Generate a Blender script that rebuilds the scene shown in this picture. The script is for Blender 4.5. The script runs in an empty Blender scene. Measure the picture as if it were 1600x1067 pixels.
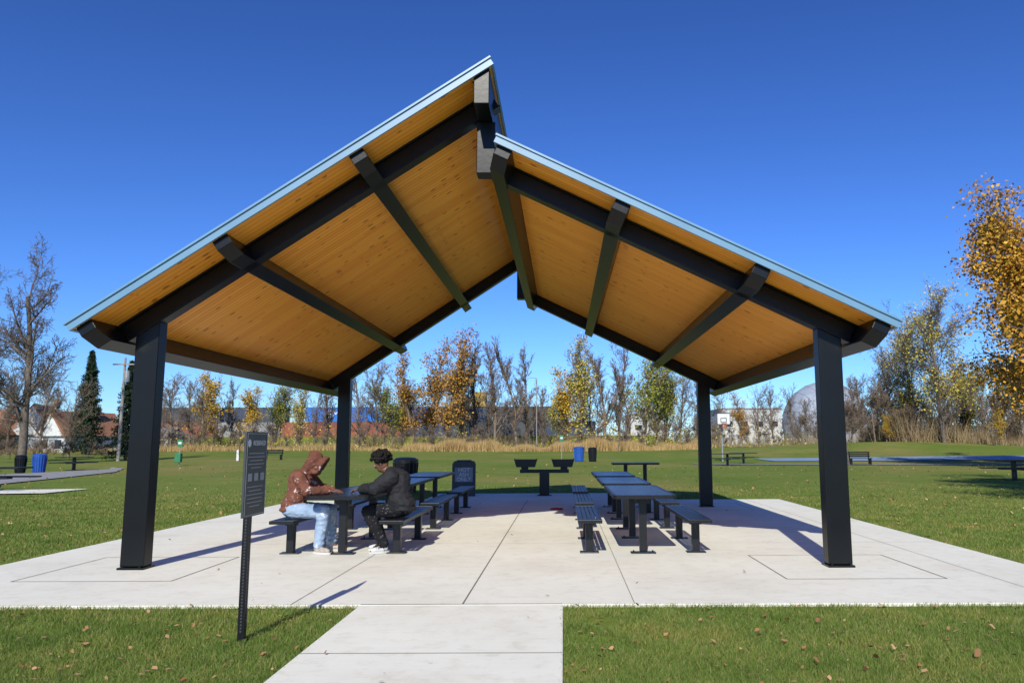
import bpy, bmesh, math, random
import numpy as np
from mathutils import Vector, Matrix, noise
random.seed(7)
S = bpy.context.scene
COL = S.collection
# ------------------------------------------------------------------ materials
def nmat(name):
    m = bpy.data.materials.new(name); m.use_nodes = True
    nt = m.node_tree; b = nt.nodes['Principled BSDF']
    return m, nt, b
def N(nt, t, **kw):
    n = nt.nodes.new(t)
    for k, v in kw.items():
        if k.startswith('_'): setattr(n, k[1:], v)
        else: n.inputs[k.replace('_', ' ')].default_value = v
    return n
def L(nt, a, b): nt.links.new(a, b)
def ramp(nt, src, stops):
    r = nt.nodes.new('ShaderNodeValToRGB')
    el = r.color_ramp.elements
    while len(el) < len(stops): el.new(0.5)
    for e, (p, c) in zip(el, stops):
        e.position = p; e.color = (*c, 1) if len(c) == 3 else c
    L(nt, src, r.inputs[0]); return r
def math_(nt, op, a, b=None):
    n = nt.nodes.new('ShaderNodeMath'); n.operation = op
    for i, s in enumerate((a, b)):
        if s is None: continue
        if isinstance(s, (int, float)): n.inputs[i].default_value = s
        else: L(nt, s, n.inputs[i])
    return n.outputs[0]
def mixc(nt, fac, a, b, mode='MIX'):
    n = nt.nodes.new('ShaderNodeMix'); n.data_type = 'RGBA'; n.blend_type = mode
    for s, i in ((fac, 0), (a, 6), (b, 7)):
        if isinstance(s, (int, float)): n.inputs[i].default_value = s
        elif isinstance(s, tuple): n.inputs[i].default_value = (*s, 1)
        else: L(nt, s, n.inputs[i])
    return n.outputs[2]
def mk(name, col, rough=.6, metal=0., col2=None, scale=4., bump=0., detail=4., coords='Object', spec=.5, bscale=None):
    m, nt, b = nmat(name)
    b.inputs['Roughness'].default_value = rough; b.inputs['Metallic'].default_value = metal
    b.inputs['Specular IOR Level'].default_value = spec
    if col2 is None: col2 = tuple(c * .8 for c in col)
    tc = N(nt, 'ShaderNodeTexCoord')
    no = N(nt, 'ShaderNodeTexNoise', Scale=scale, Detail=detail)
    L(nt, tc.outputs[coords], no.inputs['Vector'])
    r = ramp(nt, no.outputs[0], [(.35, col2), (.65, col)])
    L(nt, r.outputs[0], b.inputs['Base Color'])
    if bump:
        n2 = N(nt, 'ShaderNodeTexNoise', Scale=bscale or scale * 6, Detail=5.)
        L(nt, tc.outputs[coords], n2.inputs['Vector'])
        bp = N(nt, 'ShaderNodeBump', Strength=bump, Distance=.02)
        L(nt, n2.outputs[0], bp.inputs['Height']); L(nt, bp.outputs[0], b.inputs['Normal'])
    return m

M = {}
M['steel'] = mk('black_steel', (.006, .0065, .007), .34, 0, (.0045, .005, .0055), 3, .04, spec=.28)
M['steel_old'] = mk('black_coated_steel', (.008, .009, .011), .38, 0, (.006, .0065, .008), 6, .06, spec=.38)
M['fascia'] = mk('blue_metal_fascia', (.15, .29, .42), .4, .0, (.13, .26, .38), 2)
M['roofing'] = mk('blue_metal_roofing', (.15, .27, .37), .4, .2, (.13, .24, .34), 2)

def wood():
    m, nt, b = nmat('pine_boards'); b.inputs['Roughness'].default_value = .5
    tc = N(nt, 'ShaderNodeTexCoord'); sx = N(nt, 'ShaderNodeSeparateXYZ'); L(nt, tc.outputs['Object'], sx.inputs[0])
    yb = math_(nt, 'DIVIDE', sx.outputs['Y'], .10)
    idx = math_(nt, 'FLOOR', yb); fr = math_(nt, 'FRACT', yb)
    xs = math_(nt, 'ADD', math_(nt, 'MULTIPLY', idx, 1.37), sx.outputs['X'])
    bl = math_(nt, 'FLOOR', math_(nt, 'DIVIDE', xs, 2.6))
    cv = N(nt, 'ShaderNodeCombineXYZ'); L(nt, idx, cv.inputs[0]); L(nt, bl, cv.inputs[1])
    wn = N(nt, 'ShaderNodeTexWhiteNoise'); L(nt, cv.outputs[0], wn.inputs[0])
    base = ramp(nt, wn.outputs[0], [(0, (.88, .345, .03)), (.5, (.93, .385, .037)), (1, (.97, .44, .05))])
    mp = N(nt, 'ShaderNodeMapping'); mp.inputs['Scale'].default_value = (1.2, 30, 1.2); L(nt, tc.outputs['Object'], mp.inputs[0])
    g = N(nt, 'ShaderNodeTexNoise', Scale=1.5, Detail=6., Distortion=.6); L(nt, mp.outputs[0], g.inputs['Vector'])
    gr = ramp(nt, g.outputs[0], [(.3, (.9, .83, .75)), (.6, (1, 1, 1))])
    c = mixc(nt, 1., base.outputs[0], gr.outputs[0], 'MULTIPLY')
    mp2 = N(nt, 'ShaderNodeMapping'); mp2.inputs['Scale'].default_value = (5.5, 10., 0.01); L(nt, tc.outputs['Object'], mp2.inputs[0])
    v = N(nt, 'ShaderNodeTexVoronoi', Scale=1.); L(nt, mp2.outputs[0], v.inputs['Vector'])
    vs_ = N(nt, 'ShaderNodeSeparateColor'); L(nt, v.outputs['Color'], vs_.inputs[0])
    th = math_(nt, 'SUBTRACT', math_(nt, 'MULTIPLY', vs_.outputs[0], .46), .23)
    kd = math_(nt, 'SUBTRACT', v.outputs['Distance'], th)
    kr = ramp(nt, kd, [(.0, (.3, .15, .05)), (.08, (1, 1, 1))])
    c = mixc(nt, .8, c, kr.outputs[0], 'MULTIPLY')
    gv = ramp(nt, fr, [(0, (.32, .22, .13)), (.08, (1, 1, 1)), (.92, (1, 1, 1)), (1, (.32, .22, .13))])
    c = mixc(nt, .9, c, gv.outputs[0], 'MULTIPLY')
    L(nt, c, b.inputs['Base Color']); return m
M['wood'] = wood()

def concrete(name, k=1.):
    m, nt, b = nmat(name); b.inputs['Roughness'].default_value = .85
    tc = N(nt, 'ShaderNodeTexCoord')
    n1 = N(nt, 'ShaderNodeTexNoise', Scale=.45, Detail=7., Roughness=.65); L(nt, tc.outputs['Object'], n1.inputs['Vector'])
    r1 = ramp(nt, n1.outputs[0], [(.3, (.495 * k, .465 * k, .38 * k)), (.48, (.56 * k, .54 * k, .455 * k)), (.7, (.60 * k, .585 * k, .50 * k))])
    n2 = N(nt, 'ShaderNodeTexNoise', Scale=5., Detail=9., Roughness=.75); L(nt, tc.outputs['Object'], n2.inputs['Vector'])
    r2 = ramp(nt, n2.outputs[0], [(.28, (.85, .83, .78)), (.5, (1, 1, 1)), (.75, (1.0, 1.0, 1.0))])
    c = mixc(nt, 1., r1.outputs[0], r2.outputs[0], 'MULTIPLY')
    v = N(nt, 'ShaderNodeTexVoronoi', Scale=1.7); L(nt, tc.outputs['Object'], v.inputs['Vector'])
    r3 = ramp(nt, v.outputs['Distance'], [(.015, (.45, .42, .36)), (.04, (1, 1, 1))])
    c = mixc(nt, .35, c, r3.outputs[0], 'MULTIPLY')
    n7 = N(nt, 'ShaderNodeTexNoise', Scale=.8, Detail=9., Roughness=.8, Distortion=.8); L(nt, tc.outputs['Object'], n7.inputs['Vector'])
    r7 = ramp(nt, n7.outputs[0], [(.58, (1, 1, 1)), (.74, (.86, .82, .74))])
    c = mixc(nt, 1., c, r7.outputs[0], 'MULTIPLY')
    mp = N(nt, 'ShaderNodeMapping'); mp.inputs['Scale'].default_value = (.6, 60, 1); L(nt, tc.outputs['Object'], mp.inputs[0])
    n3 = N(nt, 'ShaderNodeTexNoise', Scale=2., Detail=4.); L(nt, mp.outputs[0], n3.inputs['Vector'])
    r4 = ramp(nt, n3.outputs[0], [(.3, (.93, .93, .93)), (.6, (1, 1, 1))])
    c = mixc(nt, .8, c, r4.outputs[0], 'MULTIPLY')
    L(nt, c, b.inputs['Base Color'])
    n4 = N(nt, 'ShaderNodeTexNoise', Scale=120., Detail=3.); L(nt, tc.outputs['Object'], n4.inputs['Vector'])
    bp = N(nt, 'ShaderNodeBump', Strength=.25, Distance=.004); L(nt, n4.outputs[0], bp.inputs['Height']); L(nt, bp.outputs[0], b.inputs['Normal'])
    return m
M['conc'] = concrete('concrete_pad', 1.4); M['conc2'] = concrete('concrete_light', 1.46)
M['joint'] = mk('dark_joint', (.2, .18, .14), .9)
M['asphalt'] = mk('asphalt', (.3, .29, .27), .9, 0, (.24, .235, .22), 3)
M['court'] = mk('blue_court', (.24, .32, .42), .8, 0, (.2, .28, .38), 1, spec=.1)

def grassground():
    m, nt, b = nmat('grass_ground'); b.inputs['Roughness'].default_value = .95; b.inputs['Specular IOR Level'].default_value = .05
    tc = N(nt, 'ShaderNodeTexCoord'); O = tc.outputs['Object']
    n1 = N(nt, 'ShaderNodeTexNoise', Scale=.12, Detail=6., Roughness=.6); L(nt, O, n1.inputs['Vector'])
    r1 = ramp(nt, n1.outputs[0], [(.35, (.145, .205, .038)), (.55, (.185, .235, .05)), (.7, (.235, .255, .065))])
    n2 = N(nt, 'ShaderNodeTexNoise', Scale=2.2, Detail=8., Roughness=.75); L(nt, O, n2.inputs['Vector'])
    r2 = ramp(nt, n2.outputs[0], [(.3, (.68, .72, .62)), (.6, (1, 1, 1))])
    c = mixc(nt, 1., r1.outputs[0], r2.outputs[0], 'MULTIPLY')
    n3 = N(nt, 'ShaderNodeTexNoise', Scale=28., Detail=4., Roughness=.8); L(nt, O, n3.inputs['Vector'])
    r3 = ramp(nt, n3.outputs[0], [(.35, (.64, .66, .58)), (.62, (1.1, 1.1, 1.))])
    c = mixc(nt, .8, c, r3.outputs[0], 'MULTIPLY')
    v = N(nt, 'ShaderNodeTexVoronoi', Scale=6.); L(nt, O, v.inputs['Vector'])
    lf = ramp(nt, v.outputs['Distance'], [(.1, (1, 1, 1)), (.16, (0, 0, 0))])
    n4 = N(nt, 'ShaderNodeTexNoise', Scale=.09, Detail=3.); L(nt, O, n4.inputs['Vector'])
    pr = ramp(nt, n4.outputs[0], [(.42, (.2, .2, .2)), (.58, (1, 1, 1))])
    f = math_(nt, 'MULTIPLY', lf.outputs[0], pr.outputs[0])
    c = mixc(nt, f, c, (.42, .25, .1))
    n6 = N(nt, 'ShaderNodeTexNoise', Scale=.055, Detail=4., Roughness=.7); L(nt, O, n6.inputs['Vector'])
    p6 = ramp(nt, n6.outputs[0], [(.48, (0, 0, 0)), (.66, (.6, .6, .6))])
    c = mixc(nt, p6.outputs[0], c, (.33, .22, .09))
    L(nt, c, b.inputs['Base Color'])
    n5 = N(nt, 'ShaderNodeTexNoise', Scale=14., Detail=6., Roughness=.8); L(nt, O, n5.inputs['Vector'])
    bp = N(nt, 'ShaderNodeBump', Strength=.45, Distance=.035); L(nt, n5.outputs[0], bp.inputs['Height']); L(nt, bp.outputs[0], b.inputs['Normal'])
    return m
M['ground'] = grassground()
def bladem():
    m, nt, b = nmat('grass_blades'); b.inputs['Roughness'].default_value = .65; b.inputs['Specular IOR Level'].default_value = .12
    tc = N(nt, 'ShaderNodeTexCoord'); O = tc.outputs['Object']
    g = N(nt, 'ShaderNodeNewGeometry')
    r1 = ramp(nt, g.outputs['Random Per Island'], [(0, (.085, .14, .024)), (.45, (.13, .195, .036)), (.78, (.185, .24, .052)), (.9, (.26, .255, .09)), (1, (.36, .28, .13))])
    n2 = N(nt, 'ShaderNodeTexNoise', Scale=.9, Detail=6., Roughness=.7); L(nt, O, n2.inputs['Vector'])
    r2 = ramp(nt, n2.outputs[0], [(.34, (.62, .76, .62)), (.5, (1.0, 1.0, 1.)), (.62, (1.35, 1.1, 1.15)), (.72, (1.8, 1.2, 1.4))])
    L(nt, mixc(nt, 1., r1.outputs[0], r2.outputs[0], 'MULTIPLY'), b.inputs['Base Color'])
    return m
M['blade'] = bladem()
def leafmat(name, cols, scale=1.5):
    m, nt, b = nmat(name); b.inputs['Roughness'].default_value = .6; b.inputs['Specular IOR Level'].default_value = .2
    g = N(nt, 'ShaderNodeNewGeometry')
    tc = N(nt, 'ShaderNodeTexCoord')
    n1 = N(nt, 'ShaderNodeTexNoise', Scale=scale, Detail=3.); L(nt, tc.outputs['Object'], n1.inputs['Vector'])
    a = math_(nt, 'ADD', math_(nt, 'MULTIPLY', g.outputs['Random Per Island'], .55), math_(nt, 'MULTIPLY', n1.outputs[0], .5))
    st = [(.2 + .65 * i / (len(cols) - 1), c) for i, c in enumerate(cols)]
    r = ramp(nt, a, st); L(nt, r.outputs[0], b.inputs['Base Color'])
    return m
M['leaf_orange'] = leafmat('orange_leaves', [(.19, .1, .02), (.4, .2, .035), (.52, .3, .06)])
M['leaf_gold'] = leafmat('golden_leaves', [(.28, .16, .018), (.54, .33, .03), (.66, .46, .06)])
M['leaf_oak'] = leafmat('oak_orange_leaves', [(.2, .09, .012), (.5, .25, .025), (.64, .4, .05)])
M['leaf_yellow'] = leafmat('yellow_leaves', [(.26, .2, .03), (.48, .38, .05), (.62, .52, .1)])
M['leaf_green'] = leafmat('yellow_green_leaves', [(.12, .15, .02), (.24, .26, .04), (.4, .37, .07)])
M['needle'] = leafmat('spruce_needles', [(.012, .025, .012), (.025, .045, .02), (.05, .075, .035)])
M['leaf_fallen'] = leafmat('fallen_leaves', [(.2, .09, .04), (.36, .19, .08), (.5, .32, .17)], 3)
M['bark'] = mk('grey_bark', (.17, .135, .105), .9, 0, (.1, .08, .065), 3, .3)
M['barkp'] = mk('brown_bark', (.25, .19, .135), .9, 0, (.17, .125, .09), .5)
M['brush'] = leafmat('brush_stems', [(.15, .1, .06), (.26, .18, .1), (.34, .25, .13), (.2, .19, .07)], .12)
M['farwood'] = leafmat('far_wood', [(.13, .1, .07), (.2, .155, .1), (.27, .21, .1), (.16, .17, .07)], .06)
M['drygrass'] = leafmat('dry_grass', [(.26, .16, .06), (.42, .28, .11), (.55, .4, .18)], .2)
M['blue'] = mk('blue_plastic', (.02, .09, .38), .4)
M['white'] = mk('white_paint', (.7, .7, .68), .5, 0, (.6, .6, .58))
M['offwhite'] = mk('offwhite_cladding', (.58, .58, .56), .6, 0, (.48, .48, .47), .3)
M['grey'] = mk('grey_metal', (.35, .36, .37), .45, .3)
M['green'] = mk('green_paint', (.03, .2, .08), .5)
M['ashbin'] = mk('dark_grey_stone', (.07, .075, .08), .7, 0, (.045, .05, .052), 30)
M['panel'] = mk('grey_panel', (.2, .24, .3), .5)
M['sign'] = mk('dark_sign', (.05, .058, .06), .45)
M['brick'] = mk('tan_brick', (.34, .25, .17), .85)
M['shingle'] = mk('brown_shingles', (.36, .17, .095), .9, 0, (.22, .105, .06), 8)
M['shingle2'] = mk('grey_shingles', (.2, .18, .17), .9, 0, (.13, .12, .12), 8)
M['glass'] = mk('dark_glass', (.02, .03, .04), .1)
M['dome'] = mk('dome_panels', (.36, .40, .46), .5, 0, (.3, .34, .4), .6)
M['domeline'] = mk('dome_ribs', (.24, .27, .31), .6)
M['polewood'] = mk('pole_wood', (.3, .27, .24), .85)
M['c_brown'] = mk('rust_container', (.3, .085, .045), .6, 0, (.2, .06, .035), .5)
M['c_navy'] = mk('navy_container', (.035, .06, .12), .6, 0, (.03, .045, .08), .5)
M['c_blue'] = mk('blue_container', (.02, .17, .6), .5)
M['c_dark'] = mk('dark_container', (.06, .07, .085), .6)
M['c_grey'] = mk('grey_container', (.3, .3, .3), .6)
M['c_yel'] = mk('yellow_container', (.55, .36, .05), .6)
M['skin'] = mk('skin_brown', (.17, .08, .045), .5, 0, (.14, .065, .038), 20)
M['hair'] = mk('black_hair', (.012, .01, .009), .85, spec=.2)
M['jacket'] = mk('black_jacket', (.022, .022, .025), .8, 0, (.014, .014, .016), 12, .5, bscale=14, spec=.3)
M['red'] = mk('red_cloth', (.5, .03, .04), .7)
M['hoop'] = mk('orange_hoop', (.6, .1, .02), .5)
M['hole'] = mk('post_hole_dark', (.05, .05, .05), .8)
def splat(name, base, base2, spot, thr, scale=9):
    m, nt, b = nmat(name); b.inputs['Roughness'].default_value = .9; b.inputs['Specular IOR Level'].default_value = .2
    tc = N(nt, 'ShaderNodeTexCoord'); O = tc.outputs['Object']
    n0 = N(nt, 'ShaderNodeTexNoise', Scale=6., Detail=4.); L(nt, O, n0.inputs['Vector'])
    r0 = ramp(nt, n0.outputs[0], [(.35, base2), (.65, base)])
    n1 = N(nt, 'ShaderNodeTexNoise', Scale=scale, Detail=5., Roughness=.7); L(nt, O, n1.inputs['Vector'])
    r1 = ramp(nt, n1.outputs[0], [(thr, (0, 0, 0)), (thr + .03, (1, 1, 1))])
    L(nt, mixc(nt, r1.outputs[0], r0.outputs[0], spot), b.inputs['Base Color'])
    n2 = N(nt, 'ShaderNodeTexNoise', Scale=16., Detail=3.); L(nt, O, n2.inputs['Vector'])
    bp = N(nt, 'ShaderNodeBump', Strength=.5, Distance=.03); L(nt, n2.outputs[0], bp.inputs['Height']); L(nt, bp.outputs[0], b.inputs['Normal'])
    return m
M['hoodie'] = splat('brown_splattered_fleece', (.19, .075, .048), (.125, .048, .032), (.6, .52, .48), .6, 9)
M['jeans'] = splat('light_washed_denim', (.34, .44, .56), (.22, .31, .44), (.6, .62, .64), .58, 7)
M['pants'] = splat('black_patterned_trousers', (.015, .015, .017), (.01, .01, .012), (.2, .2, .19), .61, 30)
def perf():
    m, nt, b = nmat('perforated_coated_steel'); b.inputs['Roughness'].default_value = .3
    b.inputs['Base Color'].default_value = (.018, .022, .03, 1)
    tc = N(nt, 'ShaderNodeTexCoord'); sx = N(nt, 'ShaderNodeSeparateXYZ'); L(nt, tc.outputs['Object'], sx.inputs[0])
    a = math_(nt, 'SINE', math_(nt, 'MULTIPLY', sx.outputs['X'], 170)); c = math_(nt, 'SINE', math_(nt, 'MULTIPLY', sx.outputs['Y'], 110))
    p = math_(nt, 'LESS_THAN', math_(nt, 'MULTIPLY', a, c), .86)
    L(nt, p, b.inputs['Alpha']); return m
M['perf'] = perf()

# ------------------------------------------------------------------ mesh builder
class MB:
    def __init__(s): s.v = []; s.f = []; s.m = []
    def add(s, vs, fs, mi=0):
        o = len(s.v); s.v += [tuple(v) for v in vs]; s.f += [tuple(i + o for i in f) for f in fs]; s.m += [mi] * len(fs); return s
    def box(s, c, d, rot=None, mi=0):
        c = Vector(c); vs = []
        for x in (-.5, .5):
            for y in (-.5, .5):
                for z in (-.5, .5):
                    p = Vector((x * d[0], y * d[1], z * d[2]))
                    if rot is not None: p = rot @ p
                    vs.append(c + p)
        return s.add(vs, [(0, 1, 3, 2), (4, 6, 7, 5), (0, 4, 5, 1), (2, 3, 7, 6), (0, 2, 6, 4), (1, 5, 7, 3)], mi)
    def prism(s, prof, y0, y1, mi=0):
        n = len(prof)
        return s.add([(x, y0, z) for x, z in prof] + [(x, y1, z) for x, z in prof],
              [tuple(range(n)), tuple(range(2 * n - 1, n - 1, -1))] + [(i, (i + 1) % n, (i + 1) % n + n, i + n) for i in range(n)], mi)
    def tube(s, p0, p1, r0, r1, n=8, cap=True, mi=0):
        p0 = Vector(p0); p1 = Vector(p1); d = (p1 - p0)
        if d.length < 1e-6: return s
        d.normalize(); a = d.orthogonal().normalized(); b = d.cross(a); vs = []
        for p, r in ((p0, r0), (p1, r1)):
            for i in range(n):
                t = 2 * math.pi * i / n; vs.append(p + (a * math.cos(t) + b * math.sin(t)) * r)
        fs = [(i, (i + 1) % n, (i + 1) % n + n, i + n) for i in range(n)]
        if cap: fs += [tuple(range(n - 1, -1, -1)), tuple(range(n, 2 * n))]
        return s.add(vs, fs, mi)
    def lathe(s, c, prof, n=16, mi=0):
        vs = []; fs = []
        for r, z in prof:
            for i in range(n):
                t = 2 * math.pi * i / n; vs.append((c[0] + r * math.cos(t), c[1] + r * math.sin(t), c[2] + z))
        for k in range(len(prof) - 1):
            for i in range(n):
                fs.append((k * n + i, k * n + (i + 1) % n, (k + 1) * n + (i + 1) % n, (k + 1) * n + i))
        fs += [tuple(range(n - 1, -1, -1)), tuple(range((len(prof) - 1) * n, len(prof) * n))]
        return s.add(vs, fs, mi)
    def ell(s, c, r, rot=None, nu=14, nv=10, mi=0):
        c = Vector(c); vs = []; fs = []
        for j in range(1, nv):
            ph = math.pi * j / nv
            for i in range(nu):
                t = 2 * math.pi * i / nu
                p = Vector((r[0] * math.sin(ph) * math.cos(t), r[1] * math.sin(ph) * math.sin(t), r[2] * math.cos(ph)))
                if rot is not None: p = rot @ p
                vs.append(c + p)
        for pz in (1, -1):
            p = Vector((0, 0, r[2] * pz))
            if rot is not None: p = rot @ p
            vs.append(c + p)
        T = len(vs) - 2; B = T + 1
        for j in range(nv - 2):
            for i in range(nu):
                fs.append((j * nu + i, (j + 1) * nu + i, (j + 1) * nu + (i + 1) % nu, j * nu + (i + 1) % nu))
        for i in range(nu):
            fs.append((T, i, (i + 1) % nu)); fs.append((B, (nv - 2) * nu + (i + 1) % nu, (nv - 2) * nu + i))
        return s.add(vs, fs, mi)
    def caps(s, p0, r0, p1, r1):
        s.ell(p0, (r0,) * 3); s.ell(p1, (r1,) * 3); s.tube(p0, p1, r0, r1, 14); return s
    def make(s, name, mats, parent=None, off=None, smooth=False, bevel=0, recalc=True):
        me = bpy.data.meshes.new(name); vs = s.v
        if off is not None: vs = [(v[0] - off[0], v[1] - off[1], v[2] - off[2]) for v in vs]
        me.from_pydata(vs, [], s.f)
        if recalc:
            bm = bmesh.new(); bm.from_mesh(me); bmesh.ops.recalc_face_normals(bm, faces=bm.faces); bm.to_mesh(me); bm.free()
        if not isinstance(mats, (list, tuple)): mats = [mats]
        for m in mats: me.materials.append(m)
        if len(mats) > 1: me.polygons.foreach_set('material_index', s.m)
        if smooth: me.polygons.foreach_set('use_smooth', [True] * len(me.polygons))
        ob = bpy.data.objects.new(name, me); COL.objects.link(ob)
        if parent: ob.parent = parent
        if bevel:
            b = ob.modifiers.new('bevel', 'BEVEL'); b.width = bevel; b.segments = 2; b.limit_method = 'ANGLE'
        return ob
def top(name, label, cat, loc=(0, 0, 0), group=None, rz=0, sc=1):
    e = bpy.data.objects.new(name, None); COL.objects.link(e); e.location = loc; e.rotation_euler = (0, 0, rz); e.scale = (sc,) * 3
    e.empty_display_size = .2
    e['label'] = label; e['category'] = cat
    if group: e['group'] = group
    return e
def tag(ob, label=None, cat=None, group=None, kind=None):
    if label: ob['label'] = label
    if cat: ob['category'] = cat
    if group: ob['group'] = group
    if kind: ob['kind'] = kind
    return ob
def clone(root, loc, rz=0, sc=1, label=None):
    r = root.copy(); COL.objects.link(r); r.location = loc; r.rotation_euler = (0, 0, rz); r.scale = sc if isinstance(sc, tuple) else (sc,) * 3
    if label: r['label'] = label
    def rec(o, n):
        for c in list(o.children):
            k = c.copy(); k.parent = n; COL.objects.link(k); rec(c, k)
    rec(root, r); return r
def npmesh(name, V, F, mat, parent=None):
    me = bpy.data.meshes.new(name); k = F.shape[1]
    me.vertices.add(len(V)); me.vertices.foreach_set('co', V.astype(np.float32).ravel())
    me.loops.add(F.size); me.loops.foreach_set('vertex_index', F.astype(np.int32).ravel())
    me.polygons.add(len(F)); me.polygons.foreach_set('loop_start', np.arange(0, F.size, k, dtype=np.int32))
    me.polygons.foreach_set('loop_total', np.full(len(F), k, dtype=np.int32))
    me.update(calc_edges=True); me.materials.append(mat)
    ob = bpy.data.objects.new(name, me); COL.objects.link(ob)
    if parent: ob.parent = parent
    return ob
def text(body, size, mat, parent, loc, rot, name='lettering', ext=.002, align='CENTER'):
    cu = bpy.data.curves.new(name, 'FONT'); cu.body = body; cu.size = size; cu.extrude = ext; cu.align_x = align; cu.align_y = 'CENTER'
    t = bpy.data.objects.new('tmp', cu); COL.objects.link(t)
    me = bpy.data.meshes.new_from_object(t.evaluated_get(bpy.context.evaluated_depsgraph_get()))
    bpy.data.objects.remove(t); me.materials.clear(); me.materials.append(mat)
    o = bpy.data.objects.new(name, me); COL.objects.link(o); o.parent = parent; o.location = loc; o.rotation_euler = rot
    return o
def remesh(mb, name, mat, voxel, parent=None, smooth=4, wr=0.):
    ob = mb.make(name, mat, None, recalc=True)
    r = ob.modifiers.new('r', 'REMESH'); r.mode = 'VOXEL'; r.voxel_size = voxel
    if smooth:
        s = ob.modifiers.new('s', 'SMOOTH'); s.factor = .5; s.iterations = smooth
    dg = bpy.context.evaluated_depsgraph_get()
    me = bpy.data.meshes.new_from_object(ob.evaluated_get(dg)); ob.modifiers.clear(); ob.data = me
    if wr:
        nv = len(me.vertices); co_ = np.empty(nv * 3, np.float32); me.vertices.foreach_get('co', co_); co_ = co_.reshape(-1, 3)
        no_ = np.empty(nv * 3, np.float32); me.vertices.foreach_get('normal', no_); no_ = no_.reshape(-1, 3)
        am = np.array([(abs(noise.noise((p[0] * 11, p[1] * 8, p[2] * 17))) * -2 + .6) * wr + noise.noise((p[0] * 26 + 5, p[1] * 20, p[2] * 34)) * wr * .5 for p in co_.tolist()])
        co_ = co_ + no_ * am[:, None]; me.vertices.foreach_set('co', co_.astype(np.float32).ravel()); me.update()
    me.polygons.foreach_set('use_smooth', [True] * len(me.polygons))
    if not me.materials: me.materials.append(mat)
    if parent: ob.parent = parent
    return ob

# ------------------------------------------------------------------ camera
F_PX = 1180.; TH = math.atan(157 / F_PX)
cam = bpy.data.cameras.new('camera'); co = bpy.data.objects.new('camera', cam); COL.objects.link(co)
cam.sensor_width = 36; cam.lens = F_PX / 1600 * 36; cam.shift_x = -80 / 1600; cam.clip_end = 3000
R = Matrix.Rotation(math.pi / 2 + TH, 4, 'X') @ Matrix.Rotation(math.radians(-.2), 4, 'Z')
co.matrix_world = Matrix.Translation((0, 0, 1.5)) @ R
S.camera = co
# ------------------------------------------------------------------ light
EL = math.radians(35)
d = Vector((.13, 1, 0)).normalized() * math.cos(EL) + Vector((0, 0, -math.sin(EL)))
sl = bpy.data.lights.new('sun', 'SUN'); sl.energy = 5.0; sl.angle = math.radians(.5); sl.color = (1, .96, .85)
so = bpy.data.objects.new('sun', sl); COL.objects.link(so); so.rotation_euler = d.to_track_quat('-Z', 'Y').to_euler(); so.location = (-2, -20, 20)
w = bpy.data.worlds.new('World'); S.world = w; w.use_nodes = True; nt = w.node_tree; nt.nodes.clear()
sky = nt.nodes.new('ShaderNodeTexSky'); sky.sky_type = 'NISHITA'; sky.sun_disc = False; sky.sun_elevation = EL
sky.sun_rotation = math.pi + math.atan(.13); sky.air_density = 1.; sky.dust_density = .1; sky.ozone_density = 3.
bg = nt.nodes.new('ShaderNodeBackground'); bg.inputs[1].default_value = .1
out = nt.nodes.new('ShaderNodeOutputWorld')
H0 = (.25, .55, .91); G = 1.3
mc = mixc(nt, 1., sky.outputs[0], (.42 * .13 / H0[0], .78 * .13 / H0[1], 1.32 * .13 / H0[2]), 'MULTIPLY')
gm = nt.nodes.new('ShaderNodeGamma'); gm.inputs[1].default_value = G; nt.links.new(mc, gm.inputs[0])
mc2 = mixc(nt, 1., gm.outputs[0], (2.6, 4.9, 7.9), 'MULTIPLY')
nt.links.new(mc2, bg.inputs[0]); nt.links.new(bg.outputs[0], out.inputs[0])
S.view_settings.view_transform = 'Standard'; S.view_settings.look = 'None'; S.view_settings.exposure = 0

# ------------------------------------------------------------------ ground
def sm(t): t = np.clip(t, 0, 1); return t * t * (3 - 2 * t)
def hz(x, y):
    x = np.asarray(x, float); y = np.asarray(y, float)
    return -.03 + .6 * sm((y - 70) / 45) + 1.2 * np.exp(-((x - 36) / 20) ** 2 - ((y - 84) / 11) ** 2) + .1 * sm((y - 30) / 30) * np.sin(x * .09 + y * .05) * sm((y - 24) / 20)
def wx(px, Y): return (px - 880) / 1190. * Y
us = np.linspace(-1, 1, 181); xs = np.sinh(us * 4.2) / math.sinh(4.2) * 900
ys = np.concatenate([np.linspace(-40, 20, 20), np.linspace(21, 160, 110), np.linspace(170, 1500, 30)])
XX, YY = np.meshgrid(xs, ys); V = np.stack([XX, YY, hz(XX, YY)], -1).reshape(-1, 3)
nx, ny = len(xs), len(ys)
I = np.arange(nx * ny).reshape(ny, nx)
Fq = np.stack([I[:-1, :-1], I[:-1, 1:], I[1:, 1:], I[1:, :-1]], -1).reshape(-1, 4)
g = npmesh('ground', V, Fq, M['ground']); tag(g, kind='structure'); g.data.polygons.foreach_set('use_smooth', [True] * len(g.data.polygons))

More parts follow.
